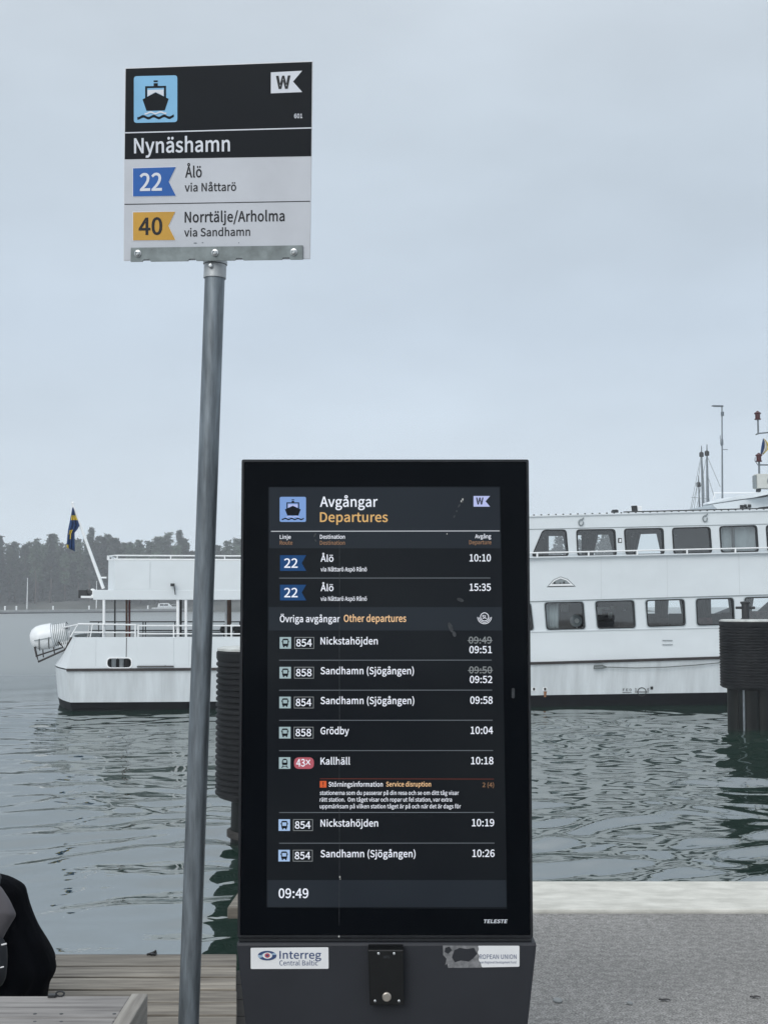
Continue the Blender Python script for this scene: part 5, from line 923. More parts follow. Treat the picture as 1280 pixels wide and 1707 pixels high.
rows = [(1062, 'Nickstahöjden', 629.6, '854', '09:51', '09:49'), (1111.7, 'Sandhamn (Sjögången)', 689.8, '858', '09:52', '09:50'), (1161.4, 'Sandhamn (Sjögången)', 690.3, '854', '09:58', None), (1211.7, 'Grödby', 581.8, '858', '10:04', None), (1262.3, 'Kallhäll', 583.5, None, '10:18', None), (1365.7, 'Nickstahöjden', 630.2, '854', '10:19', None), (1416.7, 'Sandhamn (Sjögången)', 692.4, '854', '10:26', None)]
ln = Lay('row_line', 'eline'); lw = MB(); bxm = None
quad(lw, [(452, 885), (832.5, 884.3), (832.5, 885.7), (452, 886.4)], o2)
for y in (963.6, 1100.5, 1150.5, 1200.7, 1251.2, 1354.4, 1405.5): quad(ln, [(465.5, y - .5), (817 + (y - 963) * .0155, y - .7), (817 + (y - 963) * .0155, y + .5), (465.5, y + .7)], o2)
ir = MB(); quad(ir, [(533.5, 1297.6), (823, 1298.2), (823, 1299.2), (533.5, 1298.7)], o2)
for n, (y, dest, x1, num, tm_, old) in enumerate(rows):
    xo = (y - 1062) * -.006; text(wl, T2, dest, 534.4, x1, y + 12.1, 11.4)
    tx0, tx1 = 782 + (y - 1062) * .014, 819.6 + (y - 1062) * .0125
    if old:
        text(gl_, T2, old, tx0 - 1, tx1 - .5, y + 10.6, 11); quad(gl_, [(tx0 - 3, y + 5.4), (tx1 + 1, y + 5.2), (tx1 + 1, y + 6.3), (tx0 - 3, y + 6.5)], -.0029); text(wl, T2, tm_, tx0, tx1, y + 26.6, 11.4)
    else: text(wl, T2, tm_, tx0, tx1, y + 11.6, 11.8)
    ic = MB(); quad(ic, rect(466.4 + xo, y, 485.4 + xo, y + 19.3), o2); ico = ic.build('bus_icon' if num else 'train_icon', 'ebusb' if n > 4 else 'ebus', scr)
    ic = MB(); a = 466.4 + xo
    if num:
        quad(ic, [(v.x, v.y) for v in rpoly(rect(a + 4.6, y + 2.6, a + 14.6, y + 15.2), 2.5)], -.0031); quad(ic, rect(a + 5.6, y + 15, a + 8, y + 17), -.0031); quad(ic, rect(a + 11.2, y + 15, a + 13.6, y + 17), -.0031); quad(ic, rect(a + 3.4, y + 6, a + 4.4, y + 9), -.0031); quad(ic, rect(a + 14.8, y + 6, a + 15.8, y + 9), -.0031)
        ic.cur = 1; quad(ic, [(a + 6, y + 5.2), (a + 13.2, y + 5.2), (a + 12.9, y + 11), (a + 6.3, y + 11)], -.0036)
        for x in (490.9 + xo * 1.15,):
            bx_ = MB(); bx_.poly([T2(*p) for p in rect(x, y, x + 32.8, y + 19.4)], [[T2(*p) for p in rect(x + 1, y + 1, x + 31.8, y + 18.4)]]); bx_.build('number_box', 'egrey', scr); text(wl, T2, num, x + 3, x + 29, y + 15.4, 11.8)
    else:
        quad(ic, [(v.x, v.y) for v in rpoly([(a + 5, y + 6), (a + 7, y + 2.4), (a + 12.4, y + 2.4), (a + 14.4, y + 6), (a + 14.2, y + 13), (a + 5.2, y + 13)], 2)], -.0031); quad(ic, [(a + 6.5, y + 13.5), (a + 8, y + 13.5), (a + 6, y + 17.6), (a + 4, y + 17.6)], -.0031); quad(ic, [(a + 11.5, y + 13.5), (a + 13, y + 13.5), (a + 15.4, y + 17.6), (a + 13.4, y + 17.6)], -.0031); quad(ic, rect(a + 6.5, y + 15, a + 13, y + 16), -.0032)
        ic.cur = 1; quad(ic, rect(a + 6.9, y + 4.8, a + 12.5, y + 9), -.0036)
        pm = MB(); quad(pm, [(v.x, v.y) for v in rpoly(rect(490.4, y + .2, 523.4, y + 19.4), 9, 8)], o2); pm.build('route_pill', 'epink', scr)
        text(wl, T3, '43', 494, 508.6, y + 15.2, 12); text(wl, T3, 'X', 509.5, 517.8, y + 12.2, 7.8)
    ic.build('icon_symbol', ['eblack', 'ebusb' if n > 4 else 'ebus'], ico if False else scr)
wm = MB(); quad(wm, rect(533.3, 1301.9, 544.2, 1312.8), o2); wm.build('warning_icon', 'eor', scr); wm = MB(); quad(wm, [(537.9, 1303.5), (539.6, 1303.5), (539.3, 1308.8), (538.2, 1308.8)], -.0032); quad(wm, rect(538, 1309.8, 539.5, 1311.2), -.0032); wm.build('warning_mark', 'eblack', scr)
text(wl, T2, 'Störningsinformation', 547.7, 638, 1311.2, 7.6, wt=.014); text(pl, T2, 'Service disruption', 643.5, 718.2, 1311, 7.6, wt=.014); rd = MB(); text(rd, T2, '2 (4)', 803.8, 823, 1312, 7.2, wt=.01); rd.build('page_number', 'ebrown', scr)
for y, s_, x1 in ((1325, 'stationerna som du passerar på din resa och se om ditt tåg visar', 764.6), (1336.2, 'rätt station.  Om tåget visar och ropar ut fel station, var extra', 753), (1347.4, 'uppmärksam på vilken station tåget är på och när det är dags för', 768)): text(wl, T2, s_, 533.2, x1, y, 6.6, wt=.010)
text(wl, T2, '09:49', 464.6, 514.2, 1496.8, 15.4)
# operator roundel
roundel = MB()
for r0, r1, a0, a1 in ((6.2, 7.3, 0, 6.2832), (8.6, 9.6, .12, 3.02), (11, 12, .02, 3.12)):
    for k in range(24):
        p0, p1 = a0 + (a1 - a0) * k / 24, a0 + (a1 - a0) * (k + 1) / 24; roundel.add([T2(807.3 + r * math.cos(a), 1028.3 + r * math.sin(a)) for r, a in ((r0, p0), (r1, p0), (r1, p1), (r0, p1))], [(0, 1, 2, 3)])
text(roundel, T2, 'SL', 803.4, 811.4, 1031, 5.6); roundel.build('operator_roundel', 'ewhite', scr)
lw.build('header_line', 'elinew', scr); ir.build('notice_line', 'ered', scr);
def flagq(mb, P, x0, y0, x1, y1, notch): mb.add([P(x0, y0), P(x1, y0), P(x1 - notch, (y0 + y1) / 2), P(x1, y1), P(x0, y1)], [(0, 1, 2), (0, 2, 4), (2, 3, 4)])
for y in (925.6, 974.8):
    fm = MB(); flagq(fm, T2, 467, y, 510.5, y + 26, 7.5); fm.build('route_flag', 'eblue', scr); fm = MB(); text(fm, T3, '22', 473.7, 496.3, y + 20.6, 15); fm.build('route_number', 'ewhite', scr)
def boat_icon(PB, x0, y0, x1, y1, tilt, name, mats, parent, skin):
    """the round-cornered pictogram: PB maps photo pixel and layer -> 3-D"""
    W, Hh = x1 - x0, y1 - y0; Q = lambda u, v, l=1: PB(x0 + u * W, y0 + v * Hh + tilt * u * W, l)
    bm_ = MB(); pts = rpoly(rect(0, 0, 1, 1), .07, 5); bm_.add([Q(p.x, p.y, 0) for p in pts], [tuple(range(len(pts)))]); b = bm_.build(name, mats[0], parent)
    d = MB(); q = lambda l, ly=1: d.poly([Q(u, v, ly) for u, v in l])
    q([(.20, .50), (.50, .36), (.80, .50), (.71, .745), (.29, .745)]); q(rect(.26, .22, .74, .26)); q(rect(.26, .26, .305, .48)); q(rect(.695, .26, .74, .48)); q(rect(.455, .16, .55, .22)); q(rect(.455, .10, .55, .135))
    n = 24; top = [(.08 + .84 * i / n, .855 + .022 * math.sin(i / n * 6.283 * 3.5 + 1.2)) for i in range(n + 1)]; q(top + [(u, v + .055) for u, v in top][::-1])
    dk_ = d.build('boat_symbol', mats[1], parent if skin is None else skin)
    wv = MB(); top = [(.25 + .5 * i / n, .775 + .018 * math.sin(i / n * 6.283 * 2.2 + 1.0)) for i in range(n + 1)]; wv.poly([Q(u, v, 2) for u, v in top + [(u, v + .035) for u, v in top][::-1]]); wv.poly([Q(u, v, 2) for u, v in [(.315, .30), (.685, .30), (.685, .44), (.5, .35), (.315, .44)]]); wv.build('boat_symbol', mats[2], parent if skin is None else skin)
boat_icon(lambda x, y, l: K(x, y, -.0026 - .0005 * l), 466.4, 828.2, 510.2, 870, 0, 'boat_icon', ('elblue', 'eblack', 'eflag'), scr, None)
fm = MB(); flagq(fm, T2, 789, 826.8, 816.5, 844.6, 7.5); fm.build('operator_flag', 'eflag', scr); fm = MB(); text(fm, T3, 'W', 793.2, 805.6, 840.6, 10.8, wt=.03); fm.build('operator_letter', 'eblack', scr)
# dried marks on the glass
mb = MB(); pts = [(566 - .2 * math.sin(y * .03) - (2 if y > 1200 else 0) * 0 + (y - 960) * -.0006, y) for y in range(905, 1562, 22)]
for i in range(len(pts) - 1):
    w_ = .22 + .3 * rnd.random(); (xa, ya), (xb, yb) = pts[i], pts[i + 1]; w2 = .25
    if rnd.random() < .8: quad(mb, [(xa - w_, ya), (xa + w_, ya), (xb + w2, yb), (xb - w2, yb)], -.0047)
mb.build('smear', 'smear', gp)
for cx, cy, rx_, ry, an in ((525, 892, 1.4, 4, .5), (526, 901, 1.3, 2.4, -.5), (770, 836, 3, 2.5, -.6), (761, 852, 1.4, 1.6, 0), (757, 861, 1.2, 2.6, .5), (765, 843, 1.2, 4, .6), (767, 1000, 6, 3, .35), (751, 1046, 3.5, 9, -.35), (757, 1057, 3, 5, -.3)):
    mb = MB(); quad(mb, [(cx + rx_ * math.cos(a) * math.cos(an) - ry * math.sin(a) * math.sin(an) * (.8 + .3 * rnd.random()), cy + rx_ * math.cos(a) * math.sin(an) + ry * math.sin(a) * math.cos(an)) for a in np.linspace(0, 6.1, 11)], -.0048); mb.build('smear', 'smear', gp)
mb = MB()
for cx, cy, r_ in ((566.5, 1462, 1.4), (567.3, 1465.5, .8), (744.8, 890, .9), (771, 832.5, 1.5), (768.5, 835.5, 1.2), (565, 1561, 1.4)): quad(mb, [(cx + r_ * math.cos(a) * .8, cy + r_ * 1.4 * math.sin(a)) for a in np.linspace(0, 5.6, 8)], -.0049)
mb.build('white_spot', 'dropping', gp)
# lower body
zt = K(640, 1567.5).z; mb = MB(); mb.box((XL + .004, KY - .004, zt - .002), (XR - .004, KY + .14, ZB - .0015)); mb.build('gap_trim', 'trim', kk)
aL, aR = K(394.8, 1569, -.012).x, K(893.8, 1569, -.012).x; fy = KY - .012
sect = lambda z, l, r, f: [(l, f, z), (r, f, z), (r, KY + .16, z), (l, KY + .16, z)]
mb = MB(); z17 = K(640, 1707, -.012).z; l7, r7 = K(409.5, 1707, -.012).x, K(879.5, 1707, -.012).x
mb.loft([sect(.0, l7 + .035, r7 - .035, fy + .03), sect(.03, l7 + .03, r7 - .03, fy + .025), sect(z17, l7, r7, fy), sect(zt - .012, aL, aR, fy), sect(zt - .004, aL + .001, aR - .001, fy + .004)]); mb.build('lower_panel', 'apron', kk, bevel=.003)
mb = MB(); mb.box((l7 + .01, fy + .002, .0), (r7 - .01, KY + .19, .02)); mb.build('base_plate', 'trim', kk)
KA = lambda x, y, o=0: K(x, y, -.0135 - o)
def sticker(pts, mtl='sticker', nm='sticker'):
    mb = MB(); v = rpoly(pts, 2); mb.add([KA(p.x, p.y) for p in v], [tuple(range(len(v)))]); return mb.build(nm, mtl, kk)
s1 = sticker([(418, 1580), (547.5, 1579), (547.8, 1615), (418.2, 1615.3)])
mb = MB(); text(mb, lambda x, y: KA(x, y, .0008), 'Interreg', 466, 535.5, 1598, 12.6, wt=.012); text(mb, lambda x, y: KA(x, y, .0008), 'Central Baltic', 466, 530, 1609.3, 8.2, 0, .0); mb.build('lettering', 'navy', s1)
def ell(mb, cx, cy, a, b, l, a2=0): mb.add([KA(cx + a * math.cos(t_), cy + b * math.sin(t_), l) for t_ in np.linspace(0, 2 * math.pi, 25)[:-1]], [tuple(range(24))])
mb = MB(); ell(mb, 445.5, 1593, 15.5, 8, .0008); mb.build('eye_logo', 'teal', s1); mb = MB(); mb.poly([KA(445.5 + r * 15.5 * math.cos(t_), 1593 + r * 8 * math.sin(t_), .0012) for r, t_ in [(1, t_) for t_ in np.linspace(-.2, 2.6, 14)] + [(.45, t_) for t_ in np.linspace(2.6, -.2, 14)]]); mb.poly([KA(445.5 + r * 15.5 * math.cos(t_), 1593 + r * 8 * math.sin(t_), .0012) for r, t_ in [(1, t_) for t_ in np.linspace(3.3, 5.6, 14)] + [(.6, t_) for t_ in np.linspace(5.6, 3.3, 14)]]); mb.build('eye_logo', 'navy', s1)
mb = MB(); ell(mb, 446, 1593, 8, 5.2, .0016); mb.build('eye_logo', 'sticker', s1); mb = MB(); ell(mb, 445.8, 1592.8, 4.4, 3.8, .002); mb.build('eye_logo', 'logored', s1); mb = MB(); ell(mb, 445.8, 1592.8, 2, 1.8, .0024); mb.build('eye_logo', 'navy', s1)
jag = [(796, 1576.5), (798, 1582), (795.5, 1588), (799, 1594), (797, 1600), (801, 1606), (802.5, 1612.6)]
s2 = sticker([(865.5, 1576.5), (865.5, 1611.5)] + jag[::-1]); s2['label'] = 'half-torn white sticker'
mb = MB(); text(mb, lambda x, y: KA(x, y, .0008), 'ROPEAN UNION', 799, 860.5, 1598.5, 7.4, 0, .0); text(mb, lambda x, y: KA(x, y, .0008), 'ean Regional Development Fund', 800, 860, 1606, 3.8, 0, .0); mb.build('lettering', 'navy', s2)
s3 = MB(); s3.poly([KA(x, y, -.0006) for x, y in [(738, 1576), (795.5, 1576.5), (797.5, 1582), (795, 1588), (798.5, 1594), (796.5, 1600), (800.5, 1606), (802, 1613), (747, 1613.5), (745, 1606), (742, 1609), (744, 1598), (738.5, 1592)]]); t3 = s3.build('torn_sticker', 'torn', kk)
mb = MB(); mb.poly([KA(x, y, .0) for x, y in [(757, 1584), (766, 1580), (778, 1582), (790, 1580), (795, 1590), (788, 1598), (781, 1603), (768, 1601), (758, 1604), (753, 1596)]]); mb.poly([KA(x, y, .0) for x, y in [(742, 1580), (749, 1578), (753, 1584), (747, 1590), (741, 1587)]]); mb.build('worn_patch', 'apron', t3)
# call unit
u0, u1_ = -.045, 0
q = [(613.5, 1584), (672.5, 1584), (673.5, 1675.5), (616.5, 1676)]; f_ = [K(x, y, -.05) for x, y in q]
mb = MB(); tp = [K(614.5, 1574, -.014), K(673, 1574, -.014)]; bb = [K(616, 1678, -.014), K(674, 1678, -.014)]
mb.hexa([bb[0], bb[1], (bb[1].x, KY, bb[1].z), (bb[0].x, KY, bb[0].z), f_[3], f_[2], (f_[2].x, KY, f_[2].z), (f_[3].x, KY, f_[3].z)]) if False else None
prof_ = lambda x0, x1: None
mb.loft([[f_[3], f_[2], Vector((f_[2].x, KY - .012, f_[2].z - .004)), Vector((f_[3].x, KY - .012, f_[3].z - .004))], [f_[0], f_[1], Vector((f_[1].x, KY - .012, f_[1].z)), Vector((f_[0].x, KY - .012, f_[0].z))], [Vector((f_[0].x, KY - .03, tp[0].z)), Vector((f_[1].x, KY - .03, tp[1].z)), Vector((f_[1].x, KY - .012, tp[1].z)), Vector((f_[0].x, KY - .012, tp[0].z))]])
un = mb.build('call_unit', 'unit', kk, bevel=.0025)
KU = lambda x, y, o=0: K(x, y, -.0505 - o)
for x, y in ((631, 1589.5), (656.8, 1589.5), (625, 1668.5), (665, 1668.5)): mb = MB(); c = KU(x, y); mb.lathe(c, [(.0036, -.001), (.0036, .0015), (.0022, .0024), (.0, .0025)], 12, 'y'); mb.build('screw', 'bolt', un, True)
mb = MB(); c = KU(644.5, 1661.5); mb.lathe(c, [(.0125, -.001), (.0125, .004), (.0095, .006), (.0085, .0045), (.0, .0045)], 24, 'y'); mb.build('push_button', 'button', un, True)
mb = MB(); text(mb, lambda x, y: KU(x, y, .0004), 'AFS', 638.8, 649, 1597.6, 4.4, 0, .02); mb.build('lettering', 'smear', un)
mb = MB()
for k in range(8):
    a = k * math.pi / 4
    for r in (3, 5.5, 8, 10.5, 13): mb.add([KU(643.5 + r * math.cos(a) + .55 * math.cos(t_), 1628 + r * math.sin(a) + .55 * math.sin(t_), .0004) for t_ in np.linspace(0, 5.4, 7)], [tuple(range(7))])
mb.build('sound_holes', 'cabinet', un)

# ================================================================== FERRY-STOP SIGN
BX = at_y(310, 1900, 3.53); pb = Vector((-.578, 3.60, 0)); pt = at_y(358.8, 452, 3.53)
SG = thing('ferry_stop_sign', 'tall leaning ferry stop sign with two route rows on a galvanised pole', 'sign', tuple(pb))
dirp = (pt - pb).normalized()
mb = MB(); mb.tube([pb, pb.lerp(pt, .33), pb.lerp(pt, .66), pt - dirp * .02, pt + dirp * .03], .0300, 36); mb.build('pole', 'galv', SG, True)
mb = MB(); mb.lathe((pb.x, pb.y, 0), [(.085, 0), (.085, .012), (.04, .014), (.036, .05)], 24); mb.build('base_flange', 'clamp', SG, True)
yaw, rol, pit = -.1594, .0365, .1177
RM = Matrix.Rotation(yaw, 3, 'Z') @ Matrix.Rotation(rol, 3, 'Y') @ Matrix.Rotation(pit, 3, 'X')
PC = Vector((-.49235, 3.45, 2.88889)); PN = RM @ Vector((0, -1, 0))
def G(px, py, off=0): return at_plane(px, py, PC + PN * off, PN)
TL, TR, BR, BL = (209, 113.2), (521.4, 101.5), (517.3, 432), (206.5, 434.5)
th = -PN * .004
def lerp2(u, v): return tuple((TL[i] * (1 - u) + TR[i] * u) * (1 - v) + (BL[i] * (1 - u) + BR[i] * u) * v for i in (0, 1))
cs = [PC + RM @ Vector((sx * .5712 / 2, 0, sz * .5689 / 2)) for sx, sz in ((-1, 1), (1, 1), (1, -1), (-1, -1))]
mb = MB(); mb.slab(cs, [], th); pan = mb.build('sign_panel', 'signedge', SG)
f1 = .0006
mb = MB(); mb.add([G(x, y, f1) for x, y in ((210, 114.6), (520.4, 103), (518.9, 260.4), (208.3, 265.6))], [(0, 1, 2, 3)]); mb.build('black_field', 'signblack', pan)
mb = MB(); mb.add([G(x, y, f1) for x, y in ((208.3, 266.2), (518.9, 261), (516.3, 431), (207.5, 433.4))], [(0, 1, 2, 3)]); mb.build('pale_field', 'signwhite', pan)
Zs = lambda zx, zy, o: G(190 + zx / 3.657, 90 + zy / 3.657, o)
G2 = lambda x, y: G(x, y, .0012); G3 = lambda x, y: G(x, y, .002)
Z2 = lambda x, y: Zs(x, y, .0012); Z3 = lambda x, y: Zs(x, y, .002)
mb = MB(); mb.add([Z2(*p) for p in ((70, 477), (1205, 447), (1205, 454), (70, 484))], [(0, 1, 2, 3)]); mb.build('divider_line', 'printwhite', pan)
mb = MB(); mb.add([Z2(*p) for p in ((66, 914), (1196, 895), (1196, 900), (66, 919))], [(0, 1, 2, 3)]); mb.build('divider_line', 'printblack', pan)
boat_icon(lambda x, y, l: G(x, y, .0012 + .0006 * l), 223.6, 127, 296.0, 205, -.022, 'boat_icon', ('printsky', 'signblack', 'printwhite'), pan, None)
mb = MB(); mb.add([Z2(957, 112), Z2(1148, 102), Z2(1092, 168), Z2(1148, 232), Z2(957, 240)], [(0, 1, 2), (0, 2, 4), (2, 3, 4)]); mb.build('operator_flag', 'printwhite', pan)
mb = MB(); text(mb, Z3, 'W', 988, 1076, 210, 73, 0, .035, -.03); mb.build('operator_letter', 'printblack', pan)
mb = MB(); text(mb, Z2, '601', 1099, 1149, 391, 26, 0, .02, -.02); mb.build('white_lettering', 'printwhite', pan); mb = MB(); text(mb, Z2, 'Nynäshamn', 124, 708, 604, 88, 0, .018, -.022); mb.build('white_lettering', 'printwhite', pan)
for w_, x0, x1, yb, cap, wt_, tl in (('Ålö', 435, 537, 752, 64, .02, -.015), ('via Nåttarö', 432, 746, 838, 49, .018, -.015), ('Norrtälje/Arholma', 432, 1041, 1026, 62, .02, -.014), ('via Sandhamn', 429, 831, 1112, 48, .018, -.012)): mb = MB(); text(mb, Z2, w_, x0, x1, yb, cap, 0, wt_, tl); mb.build('black_lettering', 'printblack', pan)
for pts, mtl, num, nm, x0, x1, yb, cap in ((((118, 697), (378, 689), (335, 778), (378, 864), (118, 868)), 'printblue', '22', 'printwhite', 158, 294, 833, 103), (((118, 965), (375, 961), (333, 1047), (375, 1134), (118, 1136)), 'printyellow', '40', 'printblack', 152, 296, 1101, 100)):
    mb = MB(); mb.add([Z3(*p) for p in pts], [(0, 1, 2), (0, 2, 4), (2, 3, 4)]); mb.build('route_flag', mtl, pan)
    c = (sum(p[0] for p in pts) / 5, sum(p[1] for p in pts) / 5); mb = MB(); mb.add([Z2(p[0] + (4 if p[0] > c[0] else -4), p[1] + (4 if p[1] > c[1] else -4)) if i != 2 else Z2(p[0] + 5, p[1]) for i, p in enumerate(pts)], [(0, 1, 2), (0, 2, 4), (2, 3, 4)]); mb.build('flag_border', 'printwhite', pan)
    mb = MB(); text(mb, lambda x, y: Zs(x, y, .0028), num, x0, x1, yb, cap, 0, .02, -.02); mb.build('route_number', nm, pan)
mb = MB()
for cx, cy, a, b in ((498, 1153, 13, 4), (542, 1150, 7, 3), (762, 1151, 3, 4)): mb.add([Z2(cx + a * math.cos(t_) * (.7 + .4 * rnd.random()), cy + b * math.sin(t_)) for t_ in np.linspace(0, 5.6, 8)], [tuple(range(8))])
mb.build('scuff', 'galv', pan)
# bracket bar with notches, bolts, clamp
xs = [(103, 1267)]
def notch(cx, w=26, h=14): return [(cx - w, 0), (cx - w * .7, -h), (cx + w * .7, -h), (cx + w, 0)]
bot = [(103, 1267)]
for cx in (200, 478, 765, 1050): bot += [(nx_, 1267 - (nx_ - 103) * .0135 + dy) for nx_, dy in notch(cx)]
bot += [(1150, 1253)]
mb = MB(); mb.slab([Zs(x, y, .007) for x, y in bot + [(1150, 1166), (105, 1181)]], [], PN * -.005); bk = mb.build('bracket', 'bracket', SG)
for x, y in ((147, 1217), (617, 1212), (1097, 1208)):
    c = Zs(x, y, .0072); mb = MB(); prof_ = [(.0105, 0), (.0105, .002), (.0078, .0025), (.0075, .008), (.0045, .009), (.004, .006), (.0, .006)]
    mb.lathe((0, 0, 0), prof_, 18, 'y'); Q = RM.to_4x4(); Q.translation = c; mb.v = [tuple(Q @ Vector(p)) for p in mb.v]; mb.build('bolt', 'bolt', bk, True)
mb = MB(); ax = dirp; mb.tube([pt - ax * .022, pt + ax * .018], .0335, 32); c0 = pt + ax * .02; mb.tube([c0, c0 + ax * .01], .036, 32)
cl_ = mb.build('pole_clamp', 'clamp', SG, True)
c = at_y(351.5, 442.5, 3.491); mb = MB(); mb.lathe(c, [(.0075, -.006), (.0075, 0), (.005, .004), (0, .0045)], 14, 'y'); mb.build('clamp_screw', 'bolt', cl_, True)
mb = MB(); pgt = pt + ax * .028; mb.tube([pgt, pgt + ax * .12], .029, 24); mb.build('pole_head', 'bracket', SG, True)

# ================================================================== BENCH, PERSON, BACKPACK
BZ = .45
bn = thing('wooden_bench', 'weathered wooden bench seat in the bottom left corner, nearest the camera', 'bench', (-1.4, 3.2, 0))
ye = at_z(120, 1660, BZ).y; xr0 = at_z(222, 1656, BZ).x; xr1 = at_z(249, 1656, BZ).x
yb1 = at_z(120, 1697, BZ).y; pw = ye - yb1
for i in range(5):
    y1 = ye - i * pw; mb = MB(); mb.box((-2.35, y1 - pw + .006, BZ - .034), (xr0 - .002, y1, BZ + rnd.uniform(-.001, .001))); mb.build('seat_board', 'bench', bn, bevel=.004)
for a, b in ((xr0, xr1), (-2.40, -2.352)): mb = MB(); mb.box((a, ye - 5 * pw + .002, BZ - .155), (b, ye + .004, BZ + .006)); mb.build('end_board', 'benchend', bn, bevel=.004)
for x in (xr0 - .1, -2.34):
    for y in (ye - .1, ye - 5 * pw + .02): mb = MB(); mb.box((x, y, 0), (x + .09, y + .07, BZ - .036)); mb.build('leg', 'bench', bn, bevel=.004)
mb = MB()
for x in (60, 105, 195, 214):
    for i in (0, 1): q = at_z(x * .98, 1690 if i == 0 else 1703, BZ); mb.lathe((q.x, q.y, BZ - .0005), [(.006, 0), (.005, .0012), (0, .0014)], 8); mb.build('nail', 'dark', bn); mb = MB()
mb = MB(); a, b = at_z(84, 1659, BZ), at_z(108, 1659, BZ); y = ye - .008; mb.box((a.x, y - .012, BZ + .001), (a.x + .022, y + .004, BZ + .008)); mb.box((a.x + .0225, y - .007, BZ + .001), (b.x - .018, y, BZ + .005)); mb.tube([(b.x - .009 + .012 * math.cos(t_), y, BZ + .0085 + .007 * math.sin(t_)) for t_ in np.linspace(0, 6.283, 12)], .0028, 6)
tag(mb.build('strap_clip', 'dark'), 'small black strap clip lying on the back edge of the bench', 'strap clip')

PY = 4.72; cxp = (-62 - CX) / FPX * PY
pe = thing('person', 'person in a long black coat sitting on the deck facing the water, back turned', 'person', (cxp, PY, .016))
# body: one skinned figure sitting cross-legged
me = bpy.data.meshes.new('body'); bo = bpy.data.objects.new('body', me); COL.objects.link(bo); bo.parent = pe; ROOT[bo] = ROOT[pe]
J = [((0, .02, .09), .13), ((0, .02, .26), .125), ((0, .03, .43), .13), ((0, .05, .53), .06), ((0, .07, .60), .052), ((0, .09, .70), .082), ((0, .09, .78), .075), ((0, .085, .82), .04),
     ((.17, .04, .46), .058), ((.235, .10, .27), .045), ((.14, .30, .17), .036), ((.06, .36, .15), .03), ((-.17, .04, .46), .058), ((-.235, .10, .27), .045), ((-.14, .30, .17), .036), ((-.06, .36, .15), .03),
     ((.10, .06, .09), .095), ((.22, .30, .10), .065), ((.02, .40, .055), .05), ((-.10, .44, .04), .04), ((-.10, .06, .09), .095), ((-.22, .30, .10), .065), ((-.02, .34, .055), .05), ((.10, .36, .04), .04)]
E_ = [(0, 1), (1, 2), (2, 3), (3, 4), (4, 5), (5, 6), (6, 7), (2, 8), (8, 9), (9, 10), (10, 11), (2, 12), (12, 13), (13, 14), (14, 15), (0, 16), (16, 17), (17, 18), (18, 19), (0, 20), (20, 21), (21, 22), (22, 23)]
fb = len(J)
for s_, hand, wrist in ((1, (.06, .36, .15), 11), (-1, (-.06, .36, .15), 15)):     # four fingers and a thumb on each hand
    for k in range(4):
        base = (hand[0] - s_ * .03, hand[1] + .012 + .0, hand[2] + .027 - k * .018); l = (.034, .04, .037, .028)[k]
        J += [(base, .009), ((base[0] - s_ * l, base[1] + .018, base[2] - .006), .008), ((base[0] - s_ * l * 1.5, base[1] + .002, base[2] - .014), .007)]; i = len(J); E_ += [(wrist, i - 3), (i - 3, i - 2), (i - 2, i - 1)]
    J += [((hand[0] - s_ * .004, hand[1] + .03, hand[2] + .035), .010), ((hand[0] - s_ * .03, hand[1] + .045, hand[2] + .045), .008)]; i = len(J); E_ += [(wrist, i - 2), (i - 2, i - 1)]
me.from_pydata([j[0] for j in J], E_, []); me.update(); me.materials.append(M['skin'])
sk = bo.modifiers.new('skin', 'SKIN'); sk.use_smooth_shade = True
for v, j in zip(me.skin_vertices[0].data if me.skin_vertices else [], J): v.radius = (j[1], j[1])
if not me.skin_vertices:
    bm = bmesh.new(); bm.from_mesh(me); ly = bm.verts.layers.skin.verify()
    for v, j in zip(bm.verts, J): v[ly].radius = (j[1], j[1])
    bm.verts.ensure_lookup_table(); bm.verts[0][ly].use_root = True; bm.to_mesh(me); bm.free()
sd = bo.modifiers.new('sub', 'SUBSURF'); sd.levels = 1; sd.render_levels = 2
mb = MB()                                                         # hair
rings = []
for k in range(8):
    t_ = k / 7; z = .63 + .235 * t_; r = .098 * math.sqrt(max(.02, 1 - ((t_ - .42) / .62) ** 2)) + .006
    rings.append([(r * .9 * math.cos(a), .075 - (r * 1.05) * math.sin(a) if math.sin(a) > 0 else .075 - r * (.95 if t_ > .62 else .25) * math.sin(a), z) for a in np.linspace(0, 6.283, 21)[:-1]])
mb.loft(rings); mb.build('hair', 'hair', pe, 'all', local=True)
mb = MB()
for s_ in (-1, 1): mb.lathe((s_ * .078, .10, .695), [(.0, -.012), (.016, -.008), (.026, 0), (.02, .01), (0, .012)], 10, 'x')
mb.build('ear', 'skin', pe, True, local=True)
mb = MB(); mb.loft([[(.012, .172, .70), (-.012, .172, .70), (0, .168, .735)], [(.008, .19, .70), (-.008, .19, .70), (0, .175, .735)]]); mb.build('nose', 'skin', pe, True, local=True)
